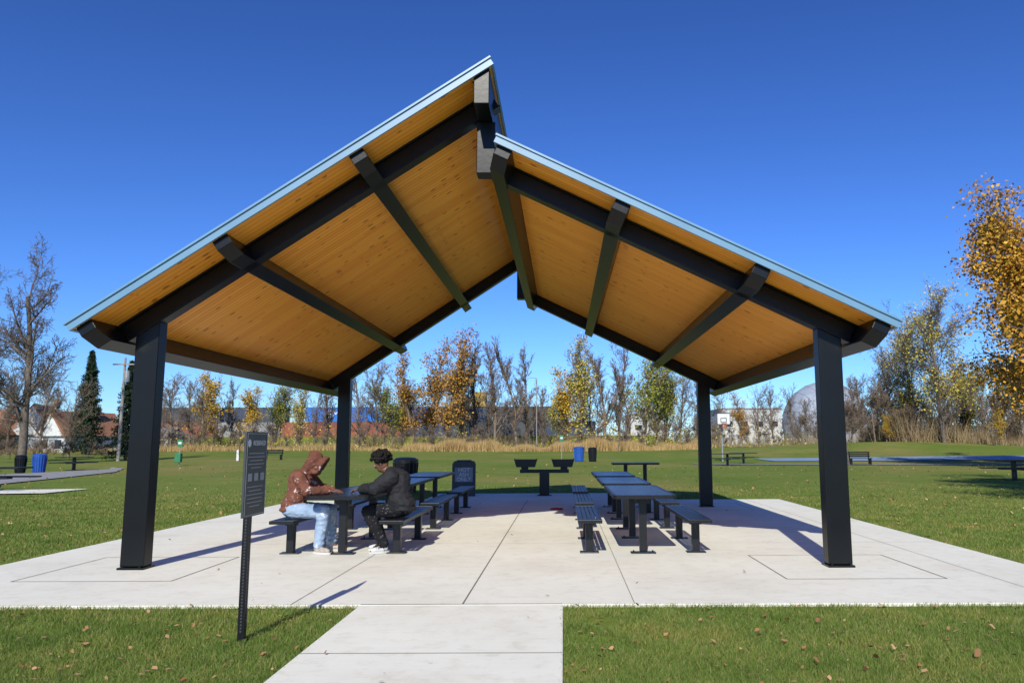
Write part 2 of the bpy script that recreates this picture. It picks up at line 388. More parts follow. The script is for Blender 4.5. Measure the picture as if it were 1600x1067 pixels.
SX0, SX1, SY0, SY1 = -7.05, 5.65, 7.32, 20.2
pad = MB().box(((SX0 + SX1) / 2, (SY0 + SY1) / 2, -.06), (SX1 - SX0, SY1 - SY0, .12)).box((-.4, 21.5, -.06), (6.6, 2.596, .12)).make('concrete_pad', M['conc'], bevel=.006); tag(pad, kind='structure')
path = MB().box((-.96, 1.155, -.062), (1.9, 12.32, .12)).make('concrete_path', M['conc2'], bevel=.006); tag(path, kind='structure')
CX = (-5.2, 3.33); CYF, CYB = 9.45, 18.0
j = MB()
def jl(x0, y0, x1, y1, w=.014, z=.004):
    dx, dy = x1 - x0, y1 - y0; l = math.hypot(dx, dy); nx_, ny_ = -dy / l * w / 2, dx / l * w / 2
    j.add([(x0 + nx_, y0 + ny_, z), (x0 - nx_, y0 - ny_, z), (x1 - nx_, y1 - ny_, z), (x1 + nx_, y1 + ny_, z)], [(0, 1, 2, 3)])
jl(-.95, SY0, -.95, SY1, .013)
for x, a in ((.66, SY0), (-2.56, SY0), (4.75, SY0)): jl(x, a, x, SY1, .007)
for cx in CX:
    for cy in (CYF, CYB):
        for a in (-.88, .88):
            jl(cx + a, cy - .88, cx + a, cy + .88, .013); jl(cx - .88, cy + a, cx + .88, cy + a, .013)
for y in (11.6, 14.8): jl(SX0, y, SX1, y, .006)
for y in (5.68, 4.0, 7.33): jl(-1.905, y, -.015, y, .008 if y != 7.33 else .014, .0025 if y != 7.33 else .004)
jo = j.make('control_joint', M['joint'], pad, recalc=False)

def flat(name, pts, mat, z=.012):
    vs = []; fs = []; n = len(pts)
    for (x0, y0, x1, y1) in pts: 
        for t in np.linspace(0, 1, 9):
            x = x0 + (x1 - x0) * t; y = y0 + (y1 - y0) * t; vs.append((x, y, float(hz(x, y)) + z))
    for i in range(n - 1):
        for k in range(8): a = i * 9 + k; fs.append((a, a + 9, a + 10, a + 1))
    ob = MB().add(vs, fs).make(name, mat, recalc=True); tag(ob, kind='structure')
    if ob.data.polygons[0].normal.z < 0: ob.data.flip_normals()
    return ob
def strip(pa, pb, w, n=40):
    r = []
    for i in range(n + 1):
        t = i / n; x = pa[0] + (pb[0] - pa[0]) * t; y = pa[1] + (pb[1] - pa[1]) * t
        r.append((x, y - w / 2, x, y + w / 2))
    return r
flat('asphalt_path', [(-19, 25.8, -30, 30), (-21.3, 29, -28.6, 36), (-22.6, 35, -27.5, 42), (-24, 41, -27, 45.5), (-27, 47, -29, 49)], M['asphalt'], .04)
flat('asphalt_path', strip((9, 53), (90, 49), 2.2), M['asphalt'], .04)
flat('basketball_court', strip((17, 65), (70, 62), 7), M['court'], .05)
flat('concrete_path', strip((-24, 23.4), (-15.9, 24.6), 2.2), M['conc'], .04)

rng = np.random.default_rng(3)
def blades():
    n = 800000
    u = rng.random(n); Y = 4.2 * (27 / 4.2) ** (u ** 1.1)
    X = (rng.random(n) * 1.5 - .8) * (Y + 1.) 
    pad_in = (X > SX0 - .0) & (X < SX1 + .0) & (Y > SY0 - .0) & (Y < SY1 + .0)
    pad_in |= (X > -3.7) & (X < 2.9) & (Y > 20) & (Y < 22.8)
    pad_in |= (X > -1.91) & (X < -.01) & (Y < 7.4)
    pad_in |= (X < -15.9) & (Y > 22) & (Y < 26)
    thin = (np.sin(X * 2.1 + 1.3) * np.sin(Y * 3.3 + X) > .8) & (rng.random(n) < .65)
    k = ~pad_in & ~thin & ~(((X - .33) ** 2 / .02 + (Y - 6.7) ** 2 / .05) < 1) & (rng.random(n) < np.clip((28 - Y) / 8, 0, 1))
    X, Y = X[k], Y[k]; n = len(X)
    sc = np.clip(Y / 6, .8, 2.6)
    clump = .5 + .5 * np.sin(X * 3.1 + np.sin(Y * 2.3) * 2) * np.cos(Y * 2.7)
    h = (.003 + .011 * rng.random(n) ** 1.6 + .005 * clump + .016 * (rng.random(n) > .99)) * np.clip(sc, .9, 1.2) + .03; w = .002 * sc
    a = rng.random(n) * 2 * np.pi; lean = rng.random(n) * .05; la = rng.random(n) * 2 * np.pi
    P = np.stack([X, Y, np.full(n, -.035)], -1); dx = np.stack([np.cos(a) * w, np.sin(a) * w, 0 * a], -1)
    T = P + np.stack([np.cos(la) * lean, np.sin(la) * lean, h], -1)
    V = np.stack([P - dx, P + dx, T + dx * .3, T - dx * .3], 1).reshape(-1, 3)
    b = np.arange(n) * 4
    return tag(npmesh('grass', V, np.stack([b, b + 1, b + 2, b + 3], -1), M['blade']), kind='stuff')
blades()
def fallen():
    n = 5200; u = rng.random(n) ** .85; Y = 4.3 * (50 / 4.3) ** u; X = (rng.random(n) * 1.5 - .8) * (Y + 1)
    onpad = (X > SX0) & (X < SX1) & (Y > SY0) & (Y < SY1) | (X > -1.9) & (X < 0) & (Y < 7.4) | (X > -3.7) & (X < 2.9) & (Y > 20) & (Y < 22.8)
    k = ~onpad | (rng.random(n) < .02); X, Y, onpad = X[k], Y[k], onpad[k]; n = len(X)
    s = .009 + .024 * rng.random(n) ** 2.4 + .0007 * Y * (Y > 12); a = rng.random(n) * 6.28; z = np.where(onpad, .006, hz(X, Y) + .028); tl = rng.normal(0, .5, n)
    out = []
    for q, r in ((0, 1), (.9, .55), (1.7, .9), (2.6, .5), (3.14, .8), (3.8, .5), (4.6, .9), (5.4, .55)):
        out.append(np.stack([X + np.cos(a + q) * s * r, Y + np.sin(a + q) * s * r * .8, z + s * np.abs(tl) * (np.sin(q + a * 3) + 1) * .7 + .004], -1))
    V = np.stack(out, 1).reshape(-1, 3); b = np.arange(n) * 8
    return tag(npmesh('fallen_leaves', V, np.stack([b + i for i in range(8)], -1), M['leaf_fallen']), kind='stuff')
fallen()

# ------------------------------------------------------------------ pavilion
PB = (-.9, 13.7, 0)
pav = top('picnic_pavilion', 'open pavilion with black steel frame, wooden ceiling and blue roof', 'pavilion', PB)
Y0, Y1 = 8.75, 19.05
LEFT = ((-5.80, 2.82), (-.85, 6.12)); RIGHT = ((3.94, 2.82), (-.83, 5.12))
def frame2(lo, hi):
    t = Vector((hi[0] - lo[0], hi[1] - lo[1])); ln = t.length; t /= ln; n = Vector((-t.y, t.x))
    if n.y < 0: n = -n
    return Vector(lo), t, n, ln
def q(o, t, n, a0, a1, b0, b1): return [tuple(o + t * a + n * b) for a, b in ((a0, b0), (a1, b0), (a1, b1), (a0, b1))]
purl = {0: (.16, 2.02, 3.94), 1: (.17, 1.72, 3.56, 5.15)}
for si, (lo, hi) in enumerate((LEFT, RIGHT)):
    o, t, n, ln = frame2(lo, hi)
    rf = bpy.data.objects.new('roof', None); COL.objects.link(rf); rf.parent = pav
    MB().prism(q(o, t, n, .032, ln - .032, 0, .042), Y0 + .032, Y1 - .032).make('wooden_ceiling', M['wood'], rf, PB)
    fb = MB()
    for y in (Y0, Y1 - .03): fb.prism(q(o, t, n, 0, ln, -.012, .07), y, y + .03)
    fb.prism(q(o, t, n, 0, .03, -.012, .07), Y0 + .031, Y1 - .031); fb.prism(q(o, t, n, ln - .03, ln, -.012, .07), Y0 + .031, Y1 - .031)
    for y in (Y0 - .02, Y1 + .002): fb.prism(q(o, t, n, -.015, ln + .015, .071, .095), y, y + .04)
    fb.make('fascia', M['fascia'], rf, PB)
    rb = MB().prism(q(o, t, n, .032, ln - .032, .044, .072), Y0 + .032, Y1 - .032)
    y = Y0 + .3
    while y < Y1 - .1: rb.prism(q(o, t, n, .032, ln - .032, .074, .11), y, y + .02); y += .406
    rb.make('metal_roofing', M['roofing'], rf, PB)
    for k, a in enumerate(purl[si]):
        w, dp = (.2, .25) if k in (1, 2) else (.2, .27)
        p = q(o, t, n, a - w / 2, a + w / 2, -dp, -.003)
        ps = q(o, t, n, a - w / 2, a + w / 2, -.13, -.003)
        m = MB(); ya, yb, cut = Y0 + .06, Y1 - .06, .2
        vs = [(x, ya, z) for x, z in ps] + [(x, ya + cut, z) for x, z in p] + [(x, yb - cut, z) for x, z in p] + [(x, yb, z) for x, z in ps]
        fs = [(0, 1, 2, 3), (12, 15, 14, 13)]
        for r in range(3):
            for i in range(4): fs.append((r * 4 + i, r * 4 + (i + 1) % 4, r * 4 + 4 + (i + 1) % 4, r * 4 + 4 + i))
        m.add(vs, fs).make('purlin', M['steel'], pav, PB, bevel=.008)
    for cy in (CYF, CYB):
        m = MB(); D = .25; W = .19; a0, a1 = .0 + .27, ln - .02 if si == 1 else ln - .12
        m.prism(q(o, t, n, a0, a1, -D, -D + .022), cy - W / 2, cy + W / 2)
        m.prism(q(o, t, n, a0, a1, -.026, -.004), cy - W / 2, cy + W / 2)
        m.prism(q(o, t, n, a0, a1, -D + .0225, -.0265), cy - .012, cy + .012)
        for sgn in (-1, 1):
            m.prism(q(o, t, n, a0 + .01, a1 - .01, -D + .0225, -.0265), cy + sgn * .055 - .004, cy + sgn * .055 + .004)
        m.make('rafter', M['steel'], pav, PB, bevel=.004)
m = MB(); xa, xb = -1.09, -.90
def dz(x): return 2.82 + (x + 5.80) * (3.3 / 4.95) - .004
m.prism([(xa, 5.62), (xb, 5.62), (xb, dz(xb)), (xa, dz(xa))], Y0 + .05, Y1 - .05)
m.make('ridge_beam', M['steel'], pav, PB, bevel=.008)
for i, cx in enumerate(CX):
    lo, hi = (LEFT, RIGHT)[i]; o, t, n, ln = frame2(lo, hi)
    for cy in (CYF, CYB):
        c = bpy.data.objects.new('column', None); COL.objects.link(c); c.parent = pav; c.location = (cx - PB[0], cy - PB[1], 0)
        m = MB(); W = .29; sl_ = t.y / t.x
        def zt(x): return o.y + (cx + x - o.x) * sl_ - .25 / abs(t.x)
        def col(x0, x1, y0, y1, z0=.03, extra=0.):
            m.add([(x0, y0, z0), (x1, y0, z0), (x1, y1, z0), (x0, y1, z0), (x0, y0, zt(x0) + extra), (x1, y0, zt(x1) + extra), (x1, y1, zt(x1) + extra), (x0, y1, zt(x0) + extra)],
                  [(0, 3, 2, 1), (4, 5, 6, 7), (0, 1, 5, 4), (1, 2, 6, 5), (2, 3, 7, 6), (3, 0, 4, 7)])
        col(-W / 2, W / 2, -.1, .1)
        m.make('shaft', M['steel'], c, bevel=.012)
        b = MB().box((0, 0, .012), (W + .03, .26, .024)); 
        for sx in (-1, 1):
            for sy in (-1, 1): b.tube((sx * .11, sy * .115, .02), (sx * .11, sy * .115, .045), .012, .012, 6)
        b.make('base_plate', M['steel'], c)
for cy in (CYF, CYB):
    MB().box((-.99, cy, 5.27), (.24, .24, .69)).make('ridge_post', M['steel'], pav, PB, bevel=.01)

# ------------------------------------------------------------------ tables and benches
def table_leg(par, x, y, h, wtop):
    m = MB().box((x, y, h / 2 + .01), (.1, .1, h - .04)).box((x, y, .008), (.34, .16, .016)).box((x, y, h - .035), (wtop, .06, .05))
    m.box((x, y, h - .09), (.2, .07, .06))
    for sx in (-.13, .13): m.tube((x + sx, y, .016), (x + sx, y, .04), .012, .012, 6)
    return m.make('leg', M['steel_old'], par, bevel=.005)
def panel(par, name, w, l, z, th):
    pts = []; r = .07
    for (cx, cy, a0) in ((w / 2 - r, l / 2 - r, 0), (-w / 2 + r, l / 2 - r, 90), (-w / 2 + r, -l / 2 + r, 180), (w / 2 - r, -l / 2 + r, 270)):
        for k in range(5):
            a = math.radians(a0 + k * 22.5); pts.append((cx + r * math.cos(a), cy + r * math.sin(a)))
    n = len(pts); m = MB()
    m.add([(x, y, z) for x, y in pts], [tuple(range(n))], 0)
    rim = []
    for s_, zz in ((1, z + .003), (1.0, z - th), (.97, z - th), (.97, z - .002), (.955, z - .002), (.955, z + .003)):
        rim += [(x * s_ if s_ == 1 else x - math.copysign((1 - s_) * .8, x), y if s_ == 1 else y - math.copysign((1 - s_) * .8, y), zz) for x, y in pts]
    fs = []
    for k in range(6):
        for i in range(n): fs.append((k * n + i, k * n + (i + 1) % n, ((k + 1) % 6) * n + (i + 1) % n, ((k + 1) % 6) * n + i))
    m.add(rim, fs, 1)
    return m.make(name, [M['perf'], M['steel_old']], par, recalc=False)
def table(loc, label, rz=0, h=.795, w=.84, l=2.4):
    e = top('picnic_table', label, 'table', loc, 'black steel picnic tables on the pad', rz)
    panel(e, 'table_top', w, l, h, .045)
    for y in (-l / 2 + .38, l / 2 - .38): table_leg(e, 0, y, h - .01, w * .8)
    return e
def bench(loc, label, rz=0, l=2.3):
    e = top('bench', label, 'bench', loc, 'black steel benches beside the tables', rz)
    m = MB(); w = .3
    for k in range(5): m.box((-w / 2 + .03 + k * .06, 0, .46), (.05, l, .022))
    m.box((-w / 2 - .004, 0, .452), (.016, l, .045)); m.box((w / 2 + .004, 0, .452), (.016, l, .045))
    for y in (-l / 2 + .0, l / 2): m.box((0, y, .452), (w + .024, .02, .045))
    m.make('seat', M['steel_old'], e, bevel=.004)
    for y in (-l / 2 + .4, l / 2 - .4):
        k = MB().box((0, y, .22), (.1, .1, .42)).box((0, y, .008), (.26, .15, .016)).box((0, y, .436), (.27, .06, .026)).box((0, y, .40), (.16, .08, .05))
        k.make('leg', M['steel_old'], e, bevel=.005)
    return e
TY = (11.4, 14.3, 17.2)
first = None
for rx, nm in ((-3.02, 0), (1.08, 1)):
    for k, y in enumerate(TY):
        if first is None:
            t0 = table((rx, y, 0), 'long black steel picnic table where two people sit'); b0 = bench((rx - .73, y, 0), 'black slatted steel bench under the person in brown hoodie')
            clone(b0, (rx + .73, y, 0), label='black slatted steel bench under the person in black jacket'); first = 1
        else:
            clone(t0, (rx, y, 0), label='long empty black steel picnic table on the concrete pad')
            clone(b0, (rx - .73, y, 0), label='black slatted steel bench beside an empty table'); clone(b0, (rx + .73, y, 0), label='black slatted steel bench beside an empty table')
e = table((2.0, 21.4, 0), 'tall black steel table standing at the pad edge', math.pi / 2, .92, .7, 1.3)

# ------------------------------------------------------------------ double grill
e = top('double_grill', 'black steel pedestal with two open charcoal trays', 'grill', (-.55, 21.9, 0))
MB().box((0, 0, .36), (.28, .22, .72)).box((0, 0, .012), (.4, .34, .024)).make('pedestal', M['steel_old'], e, bevel=.01)
m = MB().box((0, 0, .68), (1.4, .1, .1))
for s in (-1, 1): m.box((s * .56, 0, .77), (.2, .1, .1))
m.make('arm', M['steel_old'], e, bevel=.006)
for s in (-1, 1):
    m = MB(); cx = s * .53
    pr = [(cx - .33, 1.03), (cx - .26, .8), (cx + .26, .8), (cx + .33, 1.03), (cx + .3, 1.03), (cx + .24, .83), (cx - .24, .83), (cx - .3, 1.03)]
    m.prism(pr, -.25, .25); m.prism([(cx - .31, 1.01), (cx - .25, .81), (cx + .25, .81), (cx + .31, 1.01)], -.26, -.24); m.prism([(cx - .31, 1.01), (cx - .25, .81), (cx + .25, .81), (cx + .31, 1.01)], .24, .26)
    for k in range(9): m.tube((cx - .27 + k * .0675, -.24, .985), (cx - .27 + k * .0675, .24, .985), .006, .006, 5)
    m.make('tray', M['steel_old'], e)
e = top('ash_bin', 'dark grey square hot ash container with pale lettered panel', 'ash bin', (-2.85, 21.9, 0), rz=.12)
MB().prism([(-.33, 0), (.33, 0), (.33, .9), (.28, .97), (-.28, .97), (-.33, .9)], -.3, .3).make('body', M['ashbin'], e, bevel=.02)
MB().box((0, -.303, .6), (.5, .012, .4)).make('panel', M['panel'], e)
for k, s in enumerate(('HOT', 'ASH', 'ONLY')): text(s, .15, M['white'], e, (0, -.311, .73 - k * .13), (math.pi / 2, 0, 0))
MB().box((0, 0, .985), (.42, .4, .03)).make('lid', M['ashbin'], e, bevel=.01)

def bin_(loc, mat, label, lidmat=None, h=.9, r=.3):
    e = top('litter_bin', label, 'litter bin', loc, 'litter bins around the park')
    m = MB().lathe((0, 0, 0), [(r * .8, .02), (r * .84, .1), (r, h - .08), (r * 1.03, h - .06), (r * 1.03, h)], 18)
    for k in range(18):
        a = 2 * math.pi * k / 18; ca, sa = math.cos(a), math.sin(a)
        m.tube((ca * r * .85, sa * r * .85, .04), (ca * (r + .015), sa * (r + .015), h - .04), .018, .018, 4)
    m.make('body', mat, e)
    MB().lathe((0, 0, h), [(r * 1.06, 0), (r * 1.06, .04), (r * .8, .1), (r * .35, .12)], 18).make('lid', lidmat or M['steel_old'], e)
    return e
bin_((-4.75, 23.0, 0), M['steel_old'], 'black steel litter bin behind the tables', h=.95, r=.36)
Yb = 41; bin_((wx(64, Yb), Yb, float(hz(wx(63, Yb), Yb))), M['blue'], 'blue ribbed recycling bin by the path', M['blue'], .9, .32); bin_((wx(45, Yb), Yb - .5, float(hz(-28, Yb))), M['steel_old'], 'black slatted litter bin by the path', h=.85, r=.26)
Yb = 60; bin_((wx(904, Yb), Yb, float(hz(1, Yb))), M['blue'], 'blue ribbed recycling bin on the lawn', M['blue'], 1.05, .4); bin_((wx(925, Yb), Yb, float(hz(2, Yb))), M['steel_old'], 'black slatted litter bin with red label on the lawn', h=1.0, r=.33)

# ------------------------------------------------------------------ reservation sign
e = top('notice_sign', 'dark notice board on perforated black steel post beside the path', 'sign', (-2.5, 6.1, 0))
m = MB().box((0, 0, .66), (.05, .05, 1.4))
for k in range(40):
    z = .06 + k * .024
    m.box((0, -.0262, z), (.013, .002, .013), mi=1); m.box((.0262, 0, z), (.002, .013, .013), mi=1)
m.make('post', [M['steel_old'], M['hole']], e)
MB().box((.04, 0, 1.26), (.02, .42, .66)).make('board', M['sign'], e, bevel=.006)
m = MB()
for (yy, zz, a, b) in ((0, 1.575, .39, .006), (0, .945, .39, .006), (-.192, 1.26, .006, .625), (.192, 1.26, .006, .625)): m.box((.0515, yy, zz), (.002, a, b))
m.make('border', M['grey'], e)
RS = (math.pi / 2, 0, math.pi / 2)
text('RESERVED', .055, M['white'], e, (.0515, .04, 1.5), RS, ext=.001)
m = MB().lathe((0, 0, 0), [(.03, 0), (.03, .003)], 20); o_ = m.make('emblem', M['white'], e); o_.location = (.05, -.155, 1.5); o_.rotation_euler = (0, math.pi / 2, 0)
m = MB()
for k, ww in enumerate((.3, .33, .26, .32, .2)): m.box((.0515, -.01, 1.42 - k * .028), (.002, ww, .007))
for k in range(3): m.box((.0515, -.12 + k * .12, 1.235), (.002, .075, .06))
for k, ww in enumerate((.3, .24, .33, .28, .3, .2)): m.box((.0515, -.01, 1.16 - k * .03), (.002, ww, .007))
m.make('printed_lines', M['grey'], e)

# ------------------------------------------------------------------ people
def hand(mb, wr, d, nrm, side, curl=.5):
    wr = Vector(wr); d = Vector(d).normalized(); nrm = Vector(nrm).normalized(); l = d.cross(nrm).normalized() * side
    rot = Matrix((d, l, nrm)).transposed()
    mb.ell(wr + d * .045, (.052, .04, .018), rot)
    for i, ln in enumerate((.066, .075, .07, .054)):
        p = wr + d * .08 + l * (.029 - i * .0195); a = p + (d - nrm * curl * .5).normalized() * ln * .55; b = a + (d - nrm * curl * 1.6).normalized() * ln * .5
        mb.caps(p, .0105, a, .0095); mb.caps(a, .0095, b, .008)
    p = wr + d * .025 + l * .028; a = p + (d * .6 + l * .8).normalized() * .035; b = a + (d * .95 + l * .2 - nrm * .3).normalized() * .03
    mb.caps(p, .014, a, .011); mb.caps(a, .011, b, .009)
def person(loc, rz, label, P):
    b = MB()
    hc = Vector(P['head']); tilt = Matrix.Rotation(P['tilt'], 3, 'Y')
    b.ell(hc, (.098, .076, .118), tilt); b.ell(hc + tilt @ Vector((.03, 0, -.06)), (.062, .055, .062), tilt)
    b.ell(hc + tilt @ Vector((.098, 0, -.015)), (.018, .013, .024), tilt); b.ell(hc + tilt @ Vector((.083, 0, .022)), (.018, .045, .012), tilt)
    b.ell(hc + tilt @ Vector((.085, 0, -.058)), (.014, .024, .009), tilt)
    for s in (-1, 1): b.ell(hc + tilt @ Vector((-.005, s * .077, -.005)), (.018, .01, .03), tilt)
    b.caps(hc - Vector((.03, 0, .08)), .052, Vector(P['neck']), .06)
    b.ell(P['chest'], (.12, .17, .16)); b.ell(((P['chest'][0] - .02) / 2, 0, .78), (.11, .14, .2)); b.ell((-.01, 0, .6), (.12, .16, .12))
    for k, s in ((0, -1), (1, 1)):
        sh, el, wr = P['arms'][k]
        b.caps(sh, .055, el, .04); b.caps(el, .038, wr, .026)
        hand(b, wr, P['hd'][k], P['hn'][k], -s, P.get('curl', .6))
        hp, kn, an = P['legs'][k]
        b.caps(hp, .085, kn, .055); b.caps(kn, .052, an, .036); b.caps(an, .036, (an[0] + .12, an[1], .045), .028)
    body = remesh(b, 'person', M['skin'], .0075, None, 3)
    body.location = loc; body.rotation_euler = (0, 0, rz); tag(body, label, 'person')
    for s in (-1, 1): MB().ell(hc + tilt @ Vector((.088, s * .03, .004)), (.01, .013, .007), tilt, 8, 6).make('eye', M['white'], body, smooth=True)
    g = MB(); t = P['thick']; c = Vector(P['chest'])
    g.ell(c, (.13 + t, .175 + t, .155 + t)); g.ell(c * .5 + Vector((0, 0, .40)), (.13 + t, .155 + t, .17)); g.ell((-.01, 0, .66), (.145 + t, .17 + t, .12))
    g.ell((c.x * .25, 0, .72), (.13 + t, .165 + t, .16))
    g.ell(c + Vector((-.06, 0, .02)), (.12 + t, .15 + t, .15))
    g.ell(c + Vector((.03, 0, .11)), (.1, .13, .08))
    for k in (0, 1):
        sh, el, wr = map(Vector, P['arms'][k])
        g.caps(sh, .07 + t, el, .055 + t * .9); g.caps(el, .053 + t * .9, el.lerp(wr, .9), .04 + t * .5)
        for q_ in (.1, .3, .5, .7, .86): g.ell(el.lerp(wr, q_) + Vector((0, 0, .004)), (.022,) + ((.056 - .018 * q_) + t * .9,) * 2)
        for q_ in (.35, .65, .9): g.ell(sh.lerp(el, q_), ((.074 - .012 * q_) + t,) * 2 + (.03,))
    g.ell((-.02, 0, .585), (.155 + t, .18 + t, .05))
    if P['hood']:
        g.ell(hc + tilt @ Vector((-.03, 0, .012)), (.112, .106, .14), tilt); g.ell(hc + Vector((-.1, 0, -.07)), (.085, .1, .1)); g.ell(hc + tilt @ Vector((-.085, 0, .085)), (.06, .05, .06))
        g.ell(hc + Vector((-.01, 0, -.13)), (.085, .1, .05))
        prev = None
        for i in range(17):
            a = 2 * math.pi * i / 16; p = hc + tilt @ Vector((.1 + .022 * math.cos(a), .09 * math.sin(a), .124 * math.cos(a) - .0))
            if prev is not None: g.caps(prev, .022, p, .022)
            prev = p
        prev = None
        for i in range(17):
            a = 2 * math.pi * i / 16; p = hc + tilt @ Vector((.07 + .02 * math.cos(a), .088 * math.sin(a), .122 * math.cos(a) - .0))
            if prev is not None: g.caps(prev, .022, p, .022)
            prev = p
    else:
        g.ell(c + Vector((.06, 0, .15)), (.085, .095, .055))
    remesh(g, P['gname'], P['gmat'], .010, body, 2, .009)
    g = MB(); g.ell((-.01, 0, .59), (.15, .185, .115)); tt = P['pt']
    for k in (0, 1):
        hp, kn, an = map(Vector, P['legs'][k])
        g.caps(hp, .1 + tt * .6, kn, .07 + tt); g.caps(kn, .068 + tt, an + Vector((0, 0, .03)), .05 + tt)
        for q_ in (.55, .8, .95): g.ell(kn.lerp(an, q_) + Vector((.008, 0, .02)), (.06 + tt,) * 2 + (.03,))
    remesh(g, P['pname'], P['pmat'], .011, body, 2, .007)
    for k in (0, 1):
        an = Vector(P['legs'][k][2]); yaw = Matrix.Rotation(P['toe'][k], 3, 'Z')
        base = Vector((an.x, an.y, 0)); s_ = MB()
        s_.ell(base + yaw @ Vector((.06, 0, .055)), (.13, .045, .04), yaw); s_.ell(base + yaw @ Vector((-.0, 0, .08)), (.065, .043, .06), yaw); s_.ell(base + yaw @ Vector((.13, 0, .05)), (.06, .047, .035), yaw)
        sh = remesh(s_, 'shoe', P['smat'], .008, body, 2)
        so_ = MB(); pts = []
        for i in range(20):
            a = 2 * math.pi * i / 20; v = yaw @ Vector((.055 + .145 * math.cos(a), (.046 + .008 * math.cos(a)) * math.sin(a), 0)); pts.append(base + v)
        so_.add([(p.x, p.y, .002) for p in pts] + [(p.x, p.y, .034) for p in pts], [tuple(range(19, -1, -1)), tuple(range(20, 40))] + [(i, (i + 1) % 20, (i + 1) % 20 + 20, i + 20) for i in range(20)])
        so_.make('sole', P['solemat'], sh, bevel=.006)
    if not P['hood']:
        hr = MB(); hr.ell(hc + tilt @ Vector((-.03, 0, .055)), (.115, .105, .105), tilt); r_ = random.Random(5)
        for i in range(240):
            u = Vector((r_.gauss(0, 1), r_.gauss(0, 1), r_.gauss(0, 1))).normalized()
            if u.x > .55 and u.z < .2 or u.z < -.45: continue
            e_ = r_.uniform(.95, 1.16)
            p = hc + tilt @ (Vector((-.028, 0, .055)) + Vector((u.x * .13, u.y * .122, u.z * .125)) * e_)
            hr.ell(p, (r_.uniform(.013, .024),) * 3, None, 8, 6)
        remesh(hr, 'curly_hair', M['hair'], .006, body, 0)
    return body
M['shoe_a'] = mk('worn_white_shoe', (.5, .44, .38), .7, 0, (.3, .24, .2), 14)
M['shoe_b'] = splat('black_white_shoe', (.6, .6, .58), (.55, .55, .53), (.02, .02, .02), .5, 9)
M['sole'] = mk('white_sole', (.6, .58, .54), .7)
PA = dict(head=(.29, 0, 1.225), tilt=.4, neck=(.16, 0, 1.10), chest=(.11, 0, .97), thick=.016, hood=True,
  arms=[((.12, -.185, 1.04), (.27, -.27, .85), (.52, -.10, .84)), ((.12, .185, 1.04), (.3, .25, .86), (.52, .1, .84))],
  hd=[(1, .25, -.05), (1, -.25, -.05)], hn=[(0, 0, 1), (0, 0, 1)],
  legs=[((.03, -.1, .58), (.47, -.16, .57), (.42, -.17, .10)), ((.03, .1, .58), (.48, .12, .57), (.5, .13, .10))], toe=(-.35, .1),
  gname='hooded_sweatshirt', gmat=M['hoodie'], pname='jeans', pmat=M['jeans'], pt=.018, smat=M['shoe_a'], solemat=M['sole'])
person((-3.76, 10.72, 0), 0, 'person in paint-splattered brown hoodie and pale jeans leaning on table', PA)
PBd = dict(head=(.3, 0, 1.215), tilt=.45, neck=(.17, 0, 1.10), chest=(.1, 0, .96), thick=.04, hood=False,
  arms=[((.12, -.19, 1.03), (.32, -.24, .875), (.55, -.1, .855)), ((.12, .19, 1.03), (.32, .28, .875), (.56, .08, .855))],
  hd=[(1, .2, 0), (1, -.2, 0)], hn=[(0, 0, 1), (0, 0, 1)], curl=1.0,
  legs=[((.03, -.1, .58), (.44, -.12, .56), (.28, -.1, .10)), ((.03, .1, .58), (.43, .17, .56), (.2, .16, .10))], toe=(.1, .5),
  gname='puffy_jacket', gmat=M['jacket'], pname='trousers', pmat=M['pants'], pt=.018, smat=M['shoe_b'], solemat=M['sole'])
person((-2.27, 10.78, 0), math.pi, 'person with short curly black hair in black jacket leaning on table', PBd)
e = tag(MB().ell((0, 0, .02), (.1, .06, .03)).ell((.1, .02, .018), (.06, .05, .025)).ell((-.09, .01, .02), (.05, .04, .02)).make('dropped_cloth', M['red'], smooth=True), 'small crumpled red cloth lying on the concrete', 'cloth'); e.location = (-.17, 17.2, .004)

# ------------------------------------------------------------------ trees
def tubes_np(segs, name, mat, parent, nside=4):
    A = np.array([s[0] for s in segs]); B = np.array([s[1] for s in segs]); r0 = np.array([s[2] for s in segs]); r1 = np.array([s[3] for s in segs])
    D = B - A; D /= np.linalg.norm(D, axis=1)[:, None] + 1e-9
    ref = np.where(np.abs(D[:, 2:3]) > .9, np.array([[1., 0, 0]]), np.array([[0, 0, 1.]]))
    U = np.cross(D, ref); U /= np.linalg.norm(U, axis=1)[:, None] + 1e-9; W = np.cross(D, U)
    V = []
    for P, r in ((A, r0), (B, r1)):
        for i in range(nside):
            t = 2 * math.pi * i / nside; V.append(P + (U * math.cos(t) + W * math.sin(t)) * r[:, None])
    V = np.stack(V, 1).reshape(-1, 3); b = np.arange(len(segs)) * 2 * nside
    F = np.concatenate([np.stack([b + i, b + (i + 1) % nside, b + (i + 1) % nside + nside, b + i + nside], -1) for i in range(nside)])
    return npmesh(name, V, F, mat, parent)
